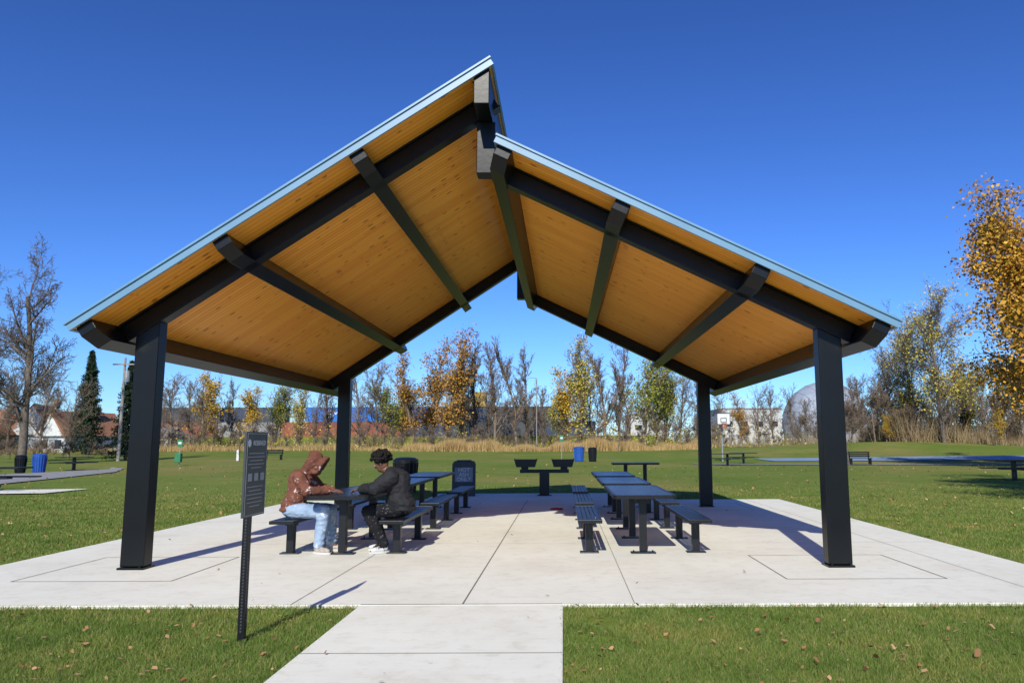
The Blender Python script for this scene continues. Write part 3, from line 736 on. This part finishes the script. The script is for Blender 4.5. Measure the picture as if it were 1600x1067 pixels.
def grow(rnd, big, small, tips, p, d, Ln, r, lev, mx, up, ang, kids, rmin, n0=8):
    n = (n0, 5, 4, 3, 2)[lev]
    for i in range(n):
        j_ = Vector((rnd.gauss(0, 1), rnd.gauss(0, 1), rnd.gauss(0, 1))) * (.06, .13, .18, .22, .25)[lev]
        d = (d + j_ + Vector((0, 0, up * (.3 if lev == 0 else 1)))).normalized()
        q_ = p + d * (Ln / n); r2 = max(r * (1 - .8 / n * 1.), rmin) if lev else r * (1 - .85 / n * (1 if i > 0 else .3))
        (big if lev < 2 else small).append((p, q_, max(r, rmin), max(r2, rmin)))
        if lev < mx and (lev > 0 or i >= 1):
            for k in range(kids[lev] if rnd.random() < .8 else kids[lev] - 1):
                ax = d.orthogonal().normalized(); ax = Matrix.Rotation(rnd.random() * 6.283, 3, d) @ ax
                a = rnd.uniform(*ang); cd = Matrix.Rotation(a, 3, ax) @ d
                cl = Ln * rnd.uniform(.28, .6) * (1 - .35 * i / n) * (1.0 if lev else P_SP[0])
                grow(rnd, big, small, tips, p.lerp(q_, rnd.random()), cd, cl, r2 * rnd.uniform(.4, .62), lev + 1, mx, up, ang, kids, rmin)
        p, r = q_, r2
        if lev >= 2: tips.append(p)
P_SP = [1.]
def tree_proto(seed, H, label, leaf=None, nleaf=0, lsize=.25, spread=1., up=.06, kids=(3, 2, 2, 2), mx=4, bark='bark', ang=(.5, 1.0), rmin=.012, r=None, jit=.5, cat='tree', name='tree', dens=None, n0=8):
    rnd = random.Random(seed); big, small, tips = [], [], []; P_SP[0] = spread
    grow(rnd, big, small, tips, Vector((0, 0, -.2)), Vector((0, 0, 1)), H * .95, r or H * .014, 0, mx, up, ang, kids, rmin, n0)
    hm = max(max(a.z, b_.z) for a, b_, _, _ in big + small); k = H / hm
    big = [(a * k, b_ * k, c_, d_) for a, b_, c_, d_ in big]; small = [(a * k, b_ * k, c_, d_) for a, b_, c_, d_ in small]; tips = [t_ * k for t_ in tips]
    e = top(name, label, cat, (0, -500, -100), 'trees around the park')
    tubes_np([(tuple(a), tuple(b), c, d_) for a, b, c, d_ in big], 'trunk', M[bark], e, 6)
    if leaf is None:
        tubes_np([(tuple(a), tuple(b), c, d_) for a, b, c, d_ in small], 'crown', M[bark], e, 3)
    else:
        tubes_np([(tuple(a), tuple(b), c, d_) for a, b, c, d_ in small], 'branches', M[bark], e, 3)
        T = np.array([tuple(t) for t in tips]); rg = np.random.default_rng(seed)
        if dens is not None: 
            mk_ = np.sin(T[:, 0] * 1.1 + seed) + np.sin(T[:, 1] * 1.3) + np.sin(T[:, 2] * 1.2 + seed * 2); T = T[mk_ > dens]
        C = T[rg.integers(0, len(T), nleaf)] + rg.normal(0, jit, (nleaf, 3))
        C = C[C[:, 2] > H * .08]; leafmesh(C, lsize, rg, 'crown', M[leaf], e)
    return e
def leafmesh(C, ls, rg, name, mat, parent, asp=.7):
    n = len(C); a = rg.normal(0, 1, (n, 3)); a /= np.linalg.norm(a, axis=1)[:, None]; b = np.cross(a, rg.normal(0, 1, (n, 3))); b /= np.linalg.norm(b, axis=1)[:, None]
    s = ls * (.6 + .8 * rg.random(n))[:, None]; V = np.stack([C - a * s * .5, C + b * s * .5 * asp, C + a * s * .5, C - b * s * .5 * asp], 1).reshape(-1, 3)
    i = np.arange(n) * 4; return npmesh(name, V, np.stack([i, i + 1, i + 2, i + 3], -1), mat, parent)
PR = {}
UA = (.3, .7)
PR['bareA'] = tree_proto(1, 16, 'tall slender bare tree with fine upright twigs', spread=.75, up=.13, bark='barkp', rmin=.0135, ang=(.35, .85), kids=(3, 2, 2, 2))
PR['bareB'] = tree_proto(2, 16, 'tall narrow bare tree with fine upright twigs', spread=.66, up=.17, bark='barkp', rmin=.0135, ang=UA, kids=(3, 2, 2, 2))
PR['bareC'] = tree_proto(3, 12, 'spreading bare grey tree at the park edge', spread=1., up=.08, bark='barkp', rmin=.012, ang=(.4, .95), kids=(3, 2, 2, 2), n0=6)
PR['bareD'] = tree_proto(31, 13, 'irregular bare brown tree at the park edge', spread=.95, up=.09, bark='barkp', rmin=.011, ang=(.35, .95), kids=(3, 2, 2, 1), n0=7)
PR['big'] = tree_proto(22, 18, 'large bare spreading tree with thick dark limbs', spread=1.05, up=.06, bark='bark', rmin=.013, r=.42, kids=(3, 3, 2, 2), ang=(.5, 1.0), n0=6)
PR['orange'] = tree_proto(5, 16, 'tall tree thinly covered in rusty orange leaves', 'leaf_orange', 4300, .28, spread=.78, up=.12, mx=4, rmin=.014, jit=.45, bark='barkp', ang=(.35, .85), dens=-.7, kids=(3, 2, 2, 1))
PR['gold'] = tree_proto(6, 13, 'tree with golden yellow autumn leaves', 'leaf_gold', 3600, .28, spread=.85, up=.1, mx=3, rmin=.018, jit=.4, bark='barkp', dens=-.5)
PR['yellow'] = tree_proto(8, 15, 'tree with thin pale yellow autumn leaves', 'leaf_yellow', 3000, .26, spread=.72, up=.13, mx=4, rmin=.014, jit=.45, bark='barkp', ang=(.35, .8), dens=-.5, kids=(3, 2, 2, 1))
PR['green'] = tree_proto(9, 13, 'tree with fading yellow green leaves', 'leaf_green', 4200, .28, spread=.9, up=.1, mx=3, rmin=.018, jit=.5, bark='barkp', dens=-.6)
PR['willow'] = tree_proto(10, 17, 'wide leaning tree with sparse yellow leaves', 'leaf_yellow', 5500, .2, spread=1.2, up=.06, mx=4, rmin=.012, jit=.45, dens=-.3, ang=(.4, 1.05), kids=(3, 2, 2, 2))
PR['oak'] = tree_proto(11, 14, 'autumn oak thick with orange gold leaves', 'leaf_oak', 30000, .17, spread=1.1, up=.04, mx=3, rmin=.012, jit=.36, dens=-.4, kids=(4, 2, 2, 2))
PR['sap'] = tree_proto(12, 5, 'thin bare young tree on the lawn', spread=.5, up=.16, bark='bark', kids=(2, 1, 1, 1), mx=3, rmin=.007, r=.045, ang=UA)
PR['shrub'] = tree_proto(13, 4.5, 'bare brown twiggy shrub at the wood edge', spread=1.3, up=.1, bark='barkp', kids=(3, 2, 2, 2), mx=4, rmin=.01, r=.05, name='shrub', cat='shrub', n0=4)
def spruce():
    e = top('spruce_tree', 'dark green pointed spruce tree', 'tree', (0, -500, -100), 'trees around the park'); H = 12
    MB().tube((0, 0, -.2), (0, 0, H), .2, .02, 7).make('trunk', M['bark'], e)
    rg = np.random.default_rng(4); C = []
    for z in np.arange(.8, H - .1, .22):
        Rr = 2.6 * (1 - z / H) ** .8 * (.8 + .35 * rg.random())
        for a in rg.random(11) * 6.283:
            L_ = Rr * (.65 + .4 * rg.random()); t = rg.random(26) ** .7
            C.append(np.stack([np.cos(a) * L_ * t, np.sin(a) * L_ * t, z - .35 * t * L_ + .2 * t ** 3 * L_], -1) + rg.normal(0, .09, (26, 3)))
    leafmesh(np.concatenate(C), .3, rg, 'crown', M['needle'], e, .35); return e
PR['spruce'] = spruce()
HH = dict(bareA=16, bareB=16, bareC=12, bareD=13, big=18, orange=16, gold=13, yellow=15, green=13, willow=17, oak=14, sap=5, shrub=4.5, spruce=12)
TR = [
 ('big', 36, 350, 60), ('big', -60, 400, 64), ('bareD', 108, 585, 85), ('spruce', 133, 546, 92), ('spruce', 197, 562, 70), ('bareC', 82, 600, 110), ('bareC', 60, 560, 100), ('bareC', 10, 570, 100),
 ('bareC', 228, 600, 120), ('bareC', 268, 578, 110), ('bareC', 295, 588, 120), ('gold', 335, 578, 118), ('bareD', 318, 590, 112), ('bareA', 360, 586, 125), ('gold', 392, 600, 122), ('bareC', 250, 600, 130), ('green', 430, 598, 130), ('yellow', 460, 600, 126), ('bareD', 490, 590, 128), ('bareA', 512, 574, 132),
 ('bareD', 560, 556, 118), ('bareC', 590, 560, 124), ('green', 628, 610, 130), ('orange', 648, 548, 126), ('orange', 694, 510, 124), ('orange', 672, 528, 132), ('green', 612, 600, 126), ('yellow', 712, 590, 136),
 ('bareA', 724, 534, 128), ('bareB', 745, 524, 132), ('bareA', 774, 522, 126), ('bareD', 762, 565, 136), ('bareB', 806, 524, 128), ('bareA', 822, 534, 134), ('bareC', 850, 602, 135), ('green', 872, 612, 130),
 ('yellow', 903, 524, 126), ('bareB', 942, 524, 128), ('bareA', 965, 526, 132), ('gold', 888, 575, 130), ('bareD', 922, 575, 134), ('green', 1008, 554, 120), ('yellow', 1035, 564, 126), ('green', 1025, 585, 124), ('bareB', 985, 560, 130), ('bareD', 1062, 566, 128), ('bareC', 1088, 590, 126),
 ('bareD', 1125, 600, 120), ('orange', 1160, 612, 128), ('bareD', 1185, 596, 122), ('bareC', 1208, 605, 126), ('bareD', 1240, 600, 118), ('bareC', 1262, 622, 116), ('bareC', 1330, 590, 110), ('bareC', 1345, 585, 100), ('bareD', 1370, 560, 104), ('bareC', 1400, 545, 100), ('willow', 1475, 442, 84), ('willow', 1430, 490, 92), ('bareD', 1435, 560, 96), ('green', 1510, 585, 96), ('bareC', 1535, 570, 88), ('bareD', 1570, 555, 92), ('gold', 1425, 610, 92), ('bareC', 1600, 550, 86), ('yellow', 1520, 540, 100), ('bareC', 1465, 570, 94), ('bareC', 1388, 585, 92),
 ('oak', 1700, 262, 42), ('oak', 1645, 460, 54), ('sap', 1325, 600, 42), ('sap', 375, 640, 62), ('gold', 1555, 640, 80), ('gold', 1390, 650, 88), ('sap', 965, 625, 95)]
r_ = random.Random(2)
for kd, px, ty, Y in TR:
    x = wx(px, Y); z = float(hz(x, Y)); Ht = 1.5 + (690 - ty) / 1175. * Y - z
    s = Ht / HH[kd]; k = .8 if kd == 'big' else 1.
    clone(PR[kd], (x, Y, z), r_.random() * 6.28 if kd != 'big' else 2.0 + px * .02, (s * k, s * k, s))
clone(PR['oak'], (16, 17, -.03), 1., .85)
for i in range(125):
    px = -60 + i * 13.7 + r_.uniform(-9, 9); far = px < 1250
    Y = r_.uniform(104, 118) if far else r_.uniform(86, 98)
    s = r_.uniform(.45, .95) if far else r_.uniform(.9, 1.6)
    if 1195 < px < 1320: s *= .75
    if px < 230: Y = r_.uniform(76, 84); s = r_.uniform(.35, .6)
    x = wx(px, Y)
    clone(PR['shrub'], (x, Y, float(hz(x, Y))), r_.random() * 6.28, s)
def kill(o):
    for c in list(o.children): kill(c)
    bpy.data.objects.remove(o)
for o in PR.values(): kill(o)

def band(name, n, x0, x1, y0, y1, hfun, ls, mat, seed):
    rg = np.random.default_rng(seed); X = rg.uniform(x0, x1, n); Y = rg.uniform(y0, y1, n); Hh = hfun(X, rg); Z = hz(X, Y) + Hh * rg.random(n) ** 1.2
    return tag(leafmesh(np.stack([X, Y, Z], -1), ls, rg, name, mat, None), kind='stuff')
band('distant_woodland', 36000, -190, 200, 172, 190, lambda X, g_: 5.8 + 1.6 * np.sin(X * .13) + 1.3 * np.sin(X * .41) + 2 * g_.random(len(X)), .42, M['farwood'], 1)
def stems(name, n, x0, x1, y0, y1, h0, h1, w, mat, seed, lean=.25, f=None):
    rg = np.random.default_rng(seed); X = rg.uniform(x0, x1, n); Y = rg.uniform(y0, y1, n)
    if f is not None: k = f(X, Y, rg); X, Y = X[k], Y[k]; n = len(X)
    Z = hz(X, Y) - .05; h = rg.uniform(h0, h1, n) * (.75 + .3 * np.sin(X * .35) + .2 * np.sin(X * 1.3 + 2)); a = rg.random(n) * 3.14; P = np.stack([X, Y, Z], -1)
    dx = np.stack([np.cos(a) * w, np.sin(a) * w, 0 * a], -1); T = P + np.stack([rg.normal(0, lean, n) * h, rg.normal(0, lean, n) * h, h], -1)
    V = np.stack([P - dx, P + dx, T], 1).reshape(-1, 3); b = np.arange(n) * 3
    return tag(npmesh(name, V, np.stack([b, b + 1, b + 2], -1), mat), kind='stuff')
stems('brush', 15000, -110, 70, 112, 135, .8, 3.5, .03, M['brush'], 3)
stems('brush', 15000, 38, 75, 84, 100, 1.5, 4.2, .03, M['brush'], 4)
stems('dry_grass', 26000, wx(640, 104), wx(1100, 104), 98, 108, .8, 1.7, .035, M['drygrass'], 5, .15)
stems('dry_grass', 16000, wx(-50, 100), wx(640, 100), 99, 106, .4, 1.1, .035, M['drygrass'], 6, .2, lambda X, Y, g_: g_.random(len(X)) < .7)
band('understory_leaves', 5000, -105, 50, 108, 126, lambda X, g_: 2.4 + 1.4 * np.sin(X * .3) + np.sin(X * .11), .26, M['leaf_yellow'], 12)
band('understory_leaves', 3000, -105, 90, 100, 126, lambda X, g_: 1.8 + 1.2 * np.sin(X * .37 + 1), .24, M['leaf_green'], 13)

# ------------------------------------------------------------------ containers
def container(px0, Y, z, L_, mat, label, lett=None):
    x = wx(px0, Y) + L_ / 2
    e = top('shipping_container', label, 'shipping container', (x, Y, z), 'stacked rail containers beyond the trees')
    m = MB(); n = int(L_ / .3)
    H = 2.85; W = 2.4
    vs = []; fs = []
    for s in (-1, 1):
        base = len(vs)
        for i in range(n + 1):
            xx = -L_ / 2 + L_ * i / n; off = .035 if i % 2 else 0
            vs += [(xx, s * (W / 2 - off), .12), (xx, s * (W / 2 - off), H - .1)]
        for i in range(n): a = base + 2 * i; fs.append((a, a + 2, a + 3, a + 1))
    m.add(vs, fs)
    m.box((0, 0, H - .05), (L_, W + .02, .1)).box((0, 0, .06), (L_, W + .02, .12))
    for sx in (-1, 1):
        m.box((sx * (L_ / 2 - .07), 0, H / 2), (.14, W + .03, H - .01))
    m.make('body', mat, e)
    if lett:
        text(lett, 2.0, M['white'], e, (0, -W / 2 - .03, H * .5), (math.pi / 2, 0, 0), ext=.01)
    return e
Yc = 150; z1, z2 = 2.7, 5.6
nm = dict(c_brown='rust brown', c_dark='dark grey', c_navy='navy blue', c_blue='bright blue', c_grey='pale grey', c_yel='yellow')
lo = [('c_brown', 245), ('c_grey', 343), ('c_brown', 441), ('c_brown', 539), ('c_navy', 637), ('c_dark', 735), ('c_navy', 833)]
hi_ = [('c_dark', 250), ('c_navy', 352), ('c_blue', 478), ('c_blue', 574), ('c_navy', 672), ('c_dark', 770)]
for c, px in lo: container(px, Yc, z1, 12.2, M[c], nm[c] + ' shipping container stacked on rail wagon')
for c, px in hi_: container(px, Yc, z2, 12.0, M[c], nm[c] + (' upper shipping container with white lettering' if c == 'c_blue' else ' upper shipping container on rail wagon'), 'EMP' if c == 'c_blue' else None)
container(735, Yc, z2 + 2.9, 3, M['c_yel'], 'small yellow shipping container on the stack')
emb = tag(MB().prism([(-120, 0), (-114, 2.68), (18, 2.68), (26, 0)], 145, 158).make('railway_embankment', M['ground']), kind='structure')

# ------------------------------------------------------------------ buildings
def building(px0, px1, ty, Y, mat, label, dep=14):
    x0, x1 = wx(px0, Y), wx(px1, Y); H = 1.5 + (690 - ty) / 1180 * Y; w_ = x1 - x0
    e = top('industrial_building', label, 'building', ((x0 + x1) / 2, Y + dep / 2, 0))
    MB().box((0, 0, H / 2), (w_, dep, H)).make('wall', mat, e)
    MB().box((0, 0, H + .1), (w_ + .4, dep + .4, .25)).make('roof', M['c_grey'], e)
    n = max(1, int(w_ / 3))
    for k in range(n): MB().box((-w_ / 2 + (k + .5) * w_ / n, -dep / 2 - .02, H * .62), (1.5, .05, 1.1)).make('window', M['glass'], e)
    MB().box((w_ * .2, -dep / 2 - .02, 1.6), (2.4, .05, 3.2)).make('door', M['c_grey'], e)
building(985, 1036, 648, 165, M['offwhite'], 'white flat-roofed industrial building beyond the trees')
building(1128, 1222, 640, 165, M['offwhite'], 'long white flat-roofed shed beyond the trees')
building(1318, 1372, 655, 160, M['brick'], 'low tan flat-roofed building behind shrubs')
building(1545, 1640, 668, 140, M['offwhite'], 'low white building behind the shrubs')
Yd = 150; Rd = 8.2
e = top('storage_dome', 'large grey geodesic storage dome behind the trees', 'dome', (wx(1290, Yd), Yd, 0))
bm = bmesh.new(); bmesh.ops.create_icosphere(bm, subdivisions=3, radius=Rd)
bmesh.ops.bisect_plane(bm, geom=bm.verts[:] + bm.edges[:] + bm.faces[:], plane_co=(0, 0, -2.), plane_no=(0, 0, -1), clear_outer=True)
for v in bm.verts: v.co.z += 5.0
me = bpy.data.meshes.new('shell'); bm.to_mesh(me); me.materials.append(M['dome']); ob = bpy.data.objects.new('shell', me); COL.objects.link(ob); ob.parent = e
me.polygons.foreach_set('use_smooth', [True] * len(me.polygons))
rb = MB()
for ed in bm.edges: rb.tube(ed.verts[0].co, ed.verts[1].co, .05, .05, 4, False)
bm.free(); rb.make('ribs', M['domeline'], e)
MB().lathe((0, 0, 0), [(7.95, 0), (7.95, 3.02)], 32).make('base_wall', M['c_grey'], e)
def house(px0, px1, Y, eave, ridge, wall, roof, label, rz=0., axis='x'):
    x0, x1 = wx(px0, Y), wx(px1, Y); w_ = x1 - x0; dep = 9
    e = top('house', label, 'house', ((x0 + x1) / 2, Y + dep / 2, 0), 'houses at the park edge', rz)
    MB().box((0, 0, eave / 2), (w_, dep, eave)).make('wall', wall, e)
    o_ = .4
    if axis == 'x':
        vs = [(-w_ / 2 - o_, -dep / 2 - o_, eave - .1), (w_ / 2 + o_, -dep / 2 - o_, eave - .1), (w_ / 2 + o_, dep / 2 + o_, eave - .1), (-w_ / 2 - o_, dep / 2 + o_, eave - .1), (-w_ / 2 + 2.2, 0, ridge), (w_ / 2 - 2.2, 0, ridge)]
        fs = [(0, 1, 5, 4), (2, 3, 4, 5), (1, 2, 5), (3, 0, 4), (3, 2, 1, 0)]
    else:
        vs = [(-w_ / 2 - o_, -dep / 2 - o_, eave - .1), (w_ / 2 + o_, -dep / 2 - o_, eave - .1), (w_ / 2 + o_, dep / 2 + o_, eave - .1), (-w_ / 2 - o_, dep / 2 + o_, eave - .1), (0, -dep / 2 - o_, ridge), (0, dep / 2 + o_, ridge)]
        fs = [(0, 4, 5, 3), (1, 2, 5, 4), (0, 1, 4), (2, 3, 5), (3, 2, 1, 0)]
        MB().add([(-w_ / 2, -dep / 2 - o_ - .03, eave - .08), (w_ / 2, -dep / 2 - o_ - .03, eave - .08), (0, -dep / 2 - o_ - .03, ridge - .35)], [(0, 1, 2)]).make('gable', wall, e)
    rf = MB().add(vs, fs).make('roof', roof, e)
    MB().box((w_ * .2, 1, ridge + .1), (.7, .7, 1.4)).make('chimney', M['brick'], rf)
    n = max(2, int(w_ / 3))
    for k in range(n):
        wn = MB().box((-w_ / 2 + (k + .5) * w_ / n, -dep / 2 - .02, eave * .55), (1.1, .05, 1.2)).make('window', M['glass'], e)
        MB().box((-w_ / 2 + (k + .5) * w_ / n, -dep / 2 - .03, eave * .55 - .66), (1.3, .09, .1)).make('sill', M['white'], wn)
    MB().box((w_ * .02, -dep / 2 - .02, 1.1), (.95, .06, 2.1)).make('door', M['c_grey'], e)
house(-90, -8, 100, 2.8, 6.2, M['brick'], M['shingle'], 'tan bungalow with brown hipped roof', 0, 'x')
house(-2, 58, 104, 2.8, 7.0, M['offwhite'], M['shingle'], 'pale house with steep orange brown gabled roof', .35, 'y')
house(66, 122, 100, 2.6, 5.8, M['white'], M['shingle'], 'white house with brown gabled roof', -.3, 'y')
house(118, 176, 108, 2.5, 4.9, M['white'], M['shingle2'], 'white house with grey hipped roof', 0, 'x')
house(215, 262, 125, 2.6, 4.4, M['white'], M['shingle2'], 'small white house behind the trees', 0, 'x')
def pole(px, ty, Y, label, arm=True, r=.16):
    x = wx(px, Y); H = 1.5 + (690 - ty) / 1178 * Y
    e = top('utility_pole', label, 'utility pole', (x, Y, float(hz(x, Y))))
    MB().tube((0, 0, -.2), (0, 0, H), r, r * .6, 8).make('post', M['polewood'], e)
    if arm:
        MB().box((0, -.15, H - .6), (2.0, .1, .12)).make('crossarm', M['polewood'], e)
        MB().tube((.45, -.3, H - 2.2), (.45, -.3, H - 1.2), .22, .22, 10).make('transformer', M['grey'], e)
    else:
        MB().tube((0, 0, H), (-1.2, 0, H + .1), .05, .04, 6).box((-1.35, 0, H + .08), (.6, .25, .12)).make('lamp_head', M['grey'], e)
pole(186, 556, 68, 'weathered wooden utility pole with transformer by houses'); pole(838, 596, 120, 'slim park light pole among bare trees', False, .1)
Yh = 62; x = wx(1131, Yh)
e = top('basketball_hoop', 'white basketball backboard with orange rim on dark pole', 'basketball hoop', (x, Yh, float(hz(x, Yh))))
MB().tube((0, .8, 0), (0, .8, 3.3), .07, .07, 8).tube((0, .8, 3.2), (0, .05, 3.3), .05, .05, 6).make('post', M['grey'], e)
MB().box((0, 0, 3.45), (1.1, .05, .95)).make('backboard', M['white'], e)
m = MB()
for (a, b_, c_, d_) in ((0, 3.9, 1.1, .06), (0, 3.0, 1.1, .06), (-.53, 3.45, .06, .95), (.53, 3.45, .06, .95), (0, 3.5, .5, .05), (0, 3.18, .5, .05), (-.23, 3.34, .05, .3), (.23, 3.34, .05, .3)): m.box((a, -.03, b_), (c_, .02, d_))
m.make('backboard_markings', M['c_dark'], e)
m = MB()
for k in range(14):
    a, b_ = 2 * math.pi * k / 14, 2 * math.pi * (k + 1) / 14
    m.tube((.23 * math.cos(a), -.28 + .23 * math.sin(a), 3.08), (.23 * math.cos(b_), -.28 + .23 * math.sin(b_), 3.08), .02, .02, 5)
    m.tube((.23 * math.cos(a), -.28 + .23 * math.sin(a), 3.07), (.13 * math.cos(a + .3), -.28 + .13 * math.sin(a + .3), 2.68), .008, .008, 3)
m.make('rim', M['hoop'], e)
def ptable(px, Y, label, rz=0):
    x = wx(px, Y); e = top('picnic_table', label, 'table', (x, Y, float(hz(x, Y))), 'picnic tables on the lawn', rz)
    MB().box((0, 0, .76), (1.9, .75, .05)).make('table_top', M['steel_old'], e, bevel=.01)
    for s in (-1, 1): MB().box((0, s * .68, .45), (1.9, .27, .045)).make('seat', M['steel_old'], e, bevel=.01)
    MB().box((-.0, 0, .37), (.14, .14, .74)).box((0, 0, .42), (.1, 1.4, .06)).box((0, 0, .02), (.5, .9, .03)).make('leg', M['steel_old'], e)
ptable(1135, 50, 'black pedestal picnic table on the lawn'); ptable(1160, 56, 'black pedestal picnic table beyond the lawn path'); ptable(1580, 30, 'black pedestal picnic table in the grass'); ptable(118, 45, 'black pedestal picnic table by the asphalt path'); ptable(-2, 25, 'black pedestal picnic table on concrete strip')
def pbench(px, Y, rz=0):
    x = wx(px, Y); e = top('park_bench', 'dark park bench with backrest on the lawn', 'bench', (x, Y, float(hz(x, Y))), 'park benches on the lawn', rz)
    m = MB(); 
    for k in range(4): m.box((0, -.2 + k * .12, .45), (1.5, .09, .03))
    m.make('seat', M['steel_old'], e)
    m = MB()
    for k in range(3): m.box((0, .24 + k * .02, .58 + k * .13), (1.5, .03, .09))
    m.make('backrest', M['steel_old'], e)
    for s in (-1, 1): MB().box((s * .65, 0, .22), (.06, .45, .44)).box((s * .65, .25, .6), (.06, .05, .5)).make('leg', M['steel_old'], e)
pbench(428, 66); pbench(1342, 52)
def smallsign(px, ty, Y, mat, w_, h_, label):
    x = wx(px, Y); H = 1.5 + (690 - ty) / 1180 * Y
    e = top('park_sign', label, 'sign', (x, Y, float(hz(x, Y))))
    MB().tube((0, .03, 0), (0, .03, H), .035, .035, 6).make('post', M['grey'], e)
    MB().box((0, 0, H - h_ / 2), (w_, .03, h_)).make('panel', mat, e, bevel=.01)
    MB().box((0, -.02, H - h_ * .45), (w_ * .6, .01, h_ * .3)).make('symbol', M['white'], e)
    return e
smallsign(877, 679, 62, M['green'], .34, .5, 'small green sign on grey post on the lawn')
s_ = smallsign(281, 684, 52, M['green'], .36, .5, 'green dog waste station with small bin')
MB().box((0, -.1, .55), (.4, .3, .6)).make('waste_box', M['green'], s_, bevel=.02)
smallsign(372, 701, 64, M['white'], .2, .9, 'narrow white marker sign on the lawn')
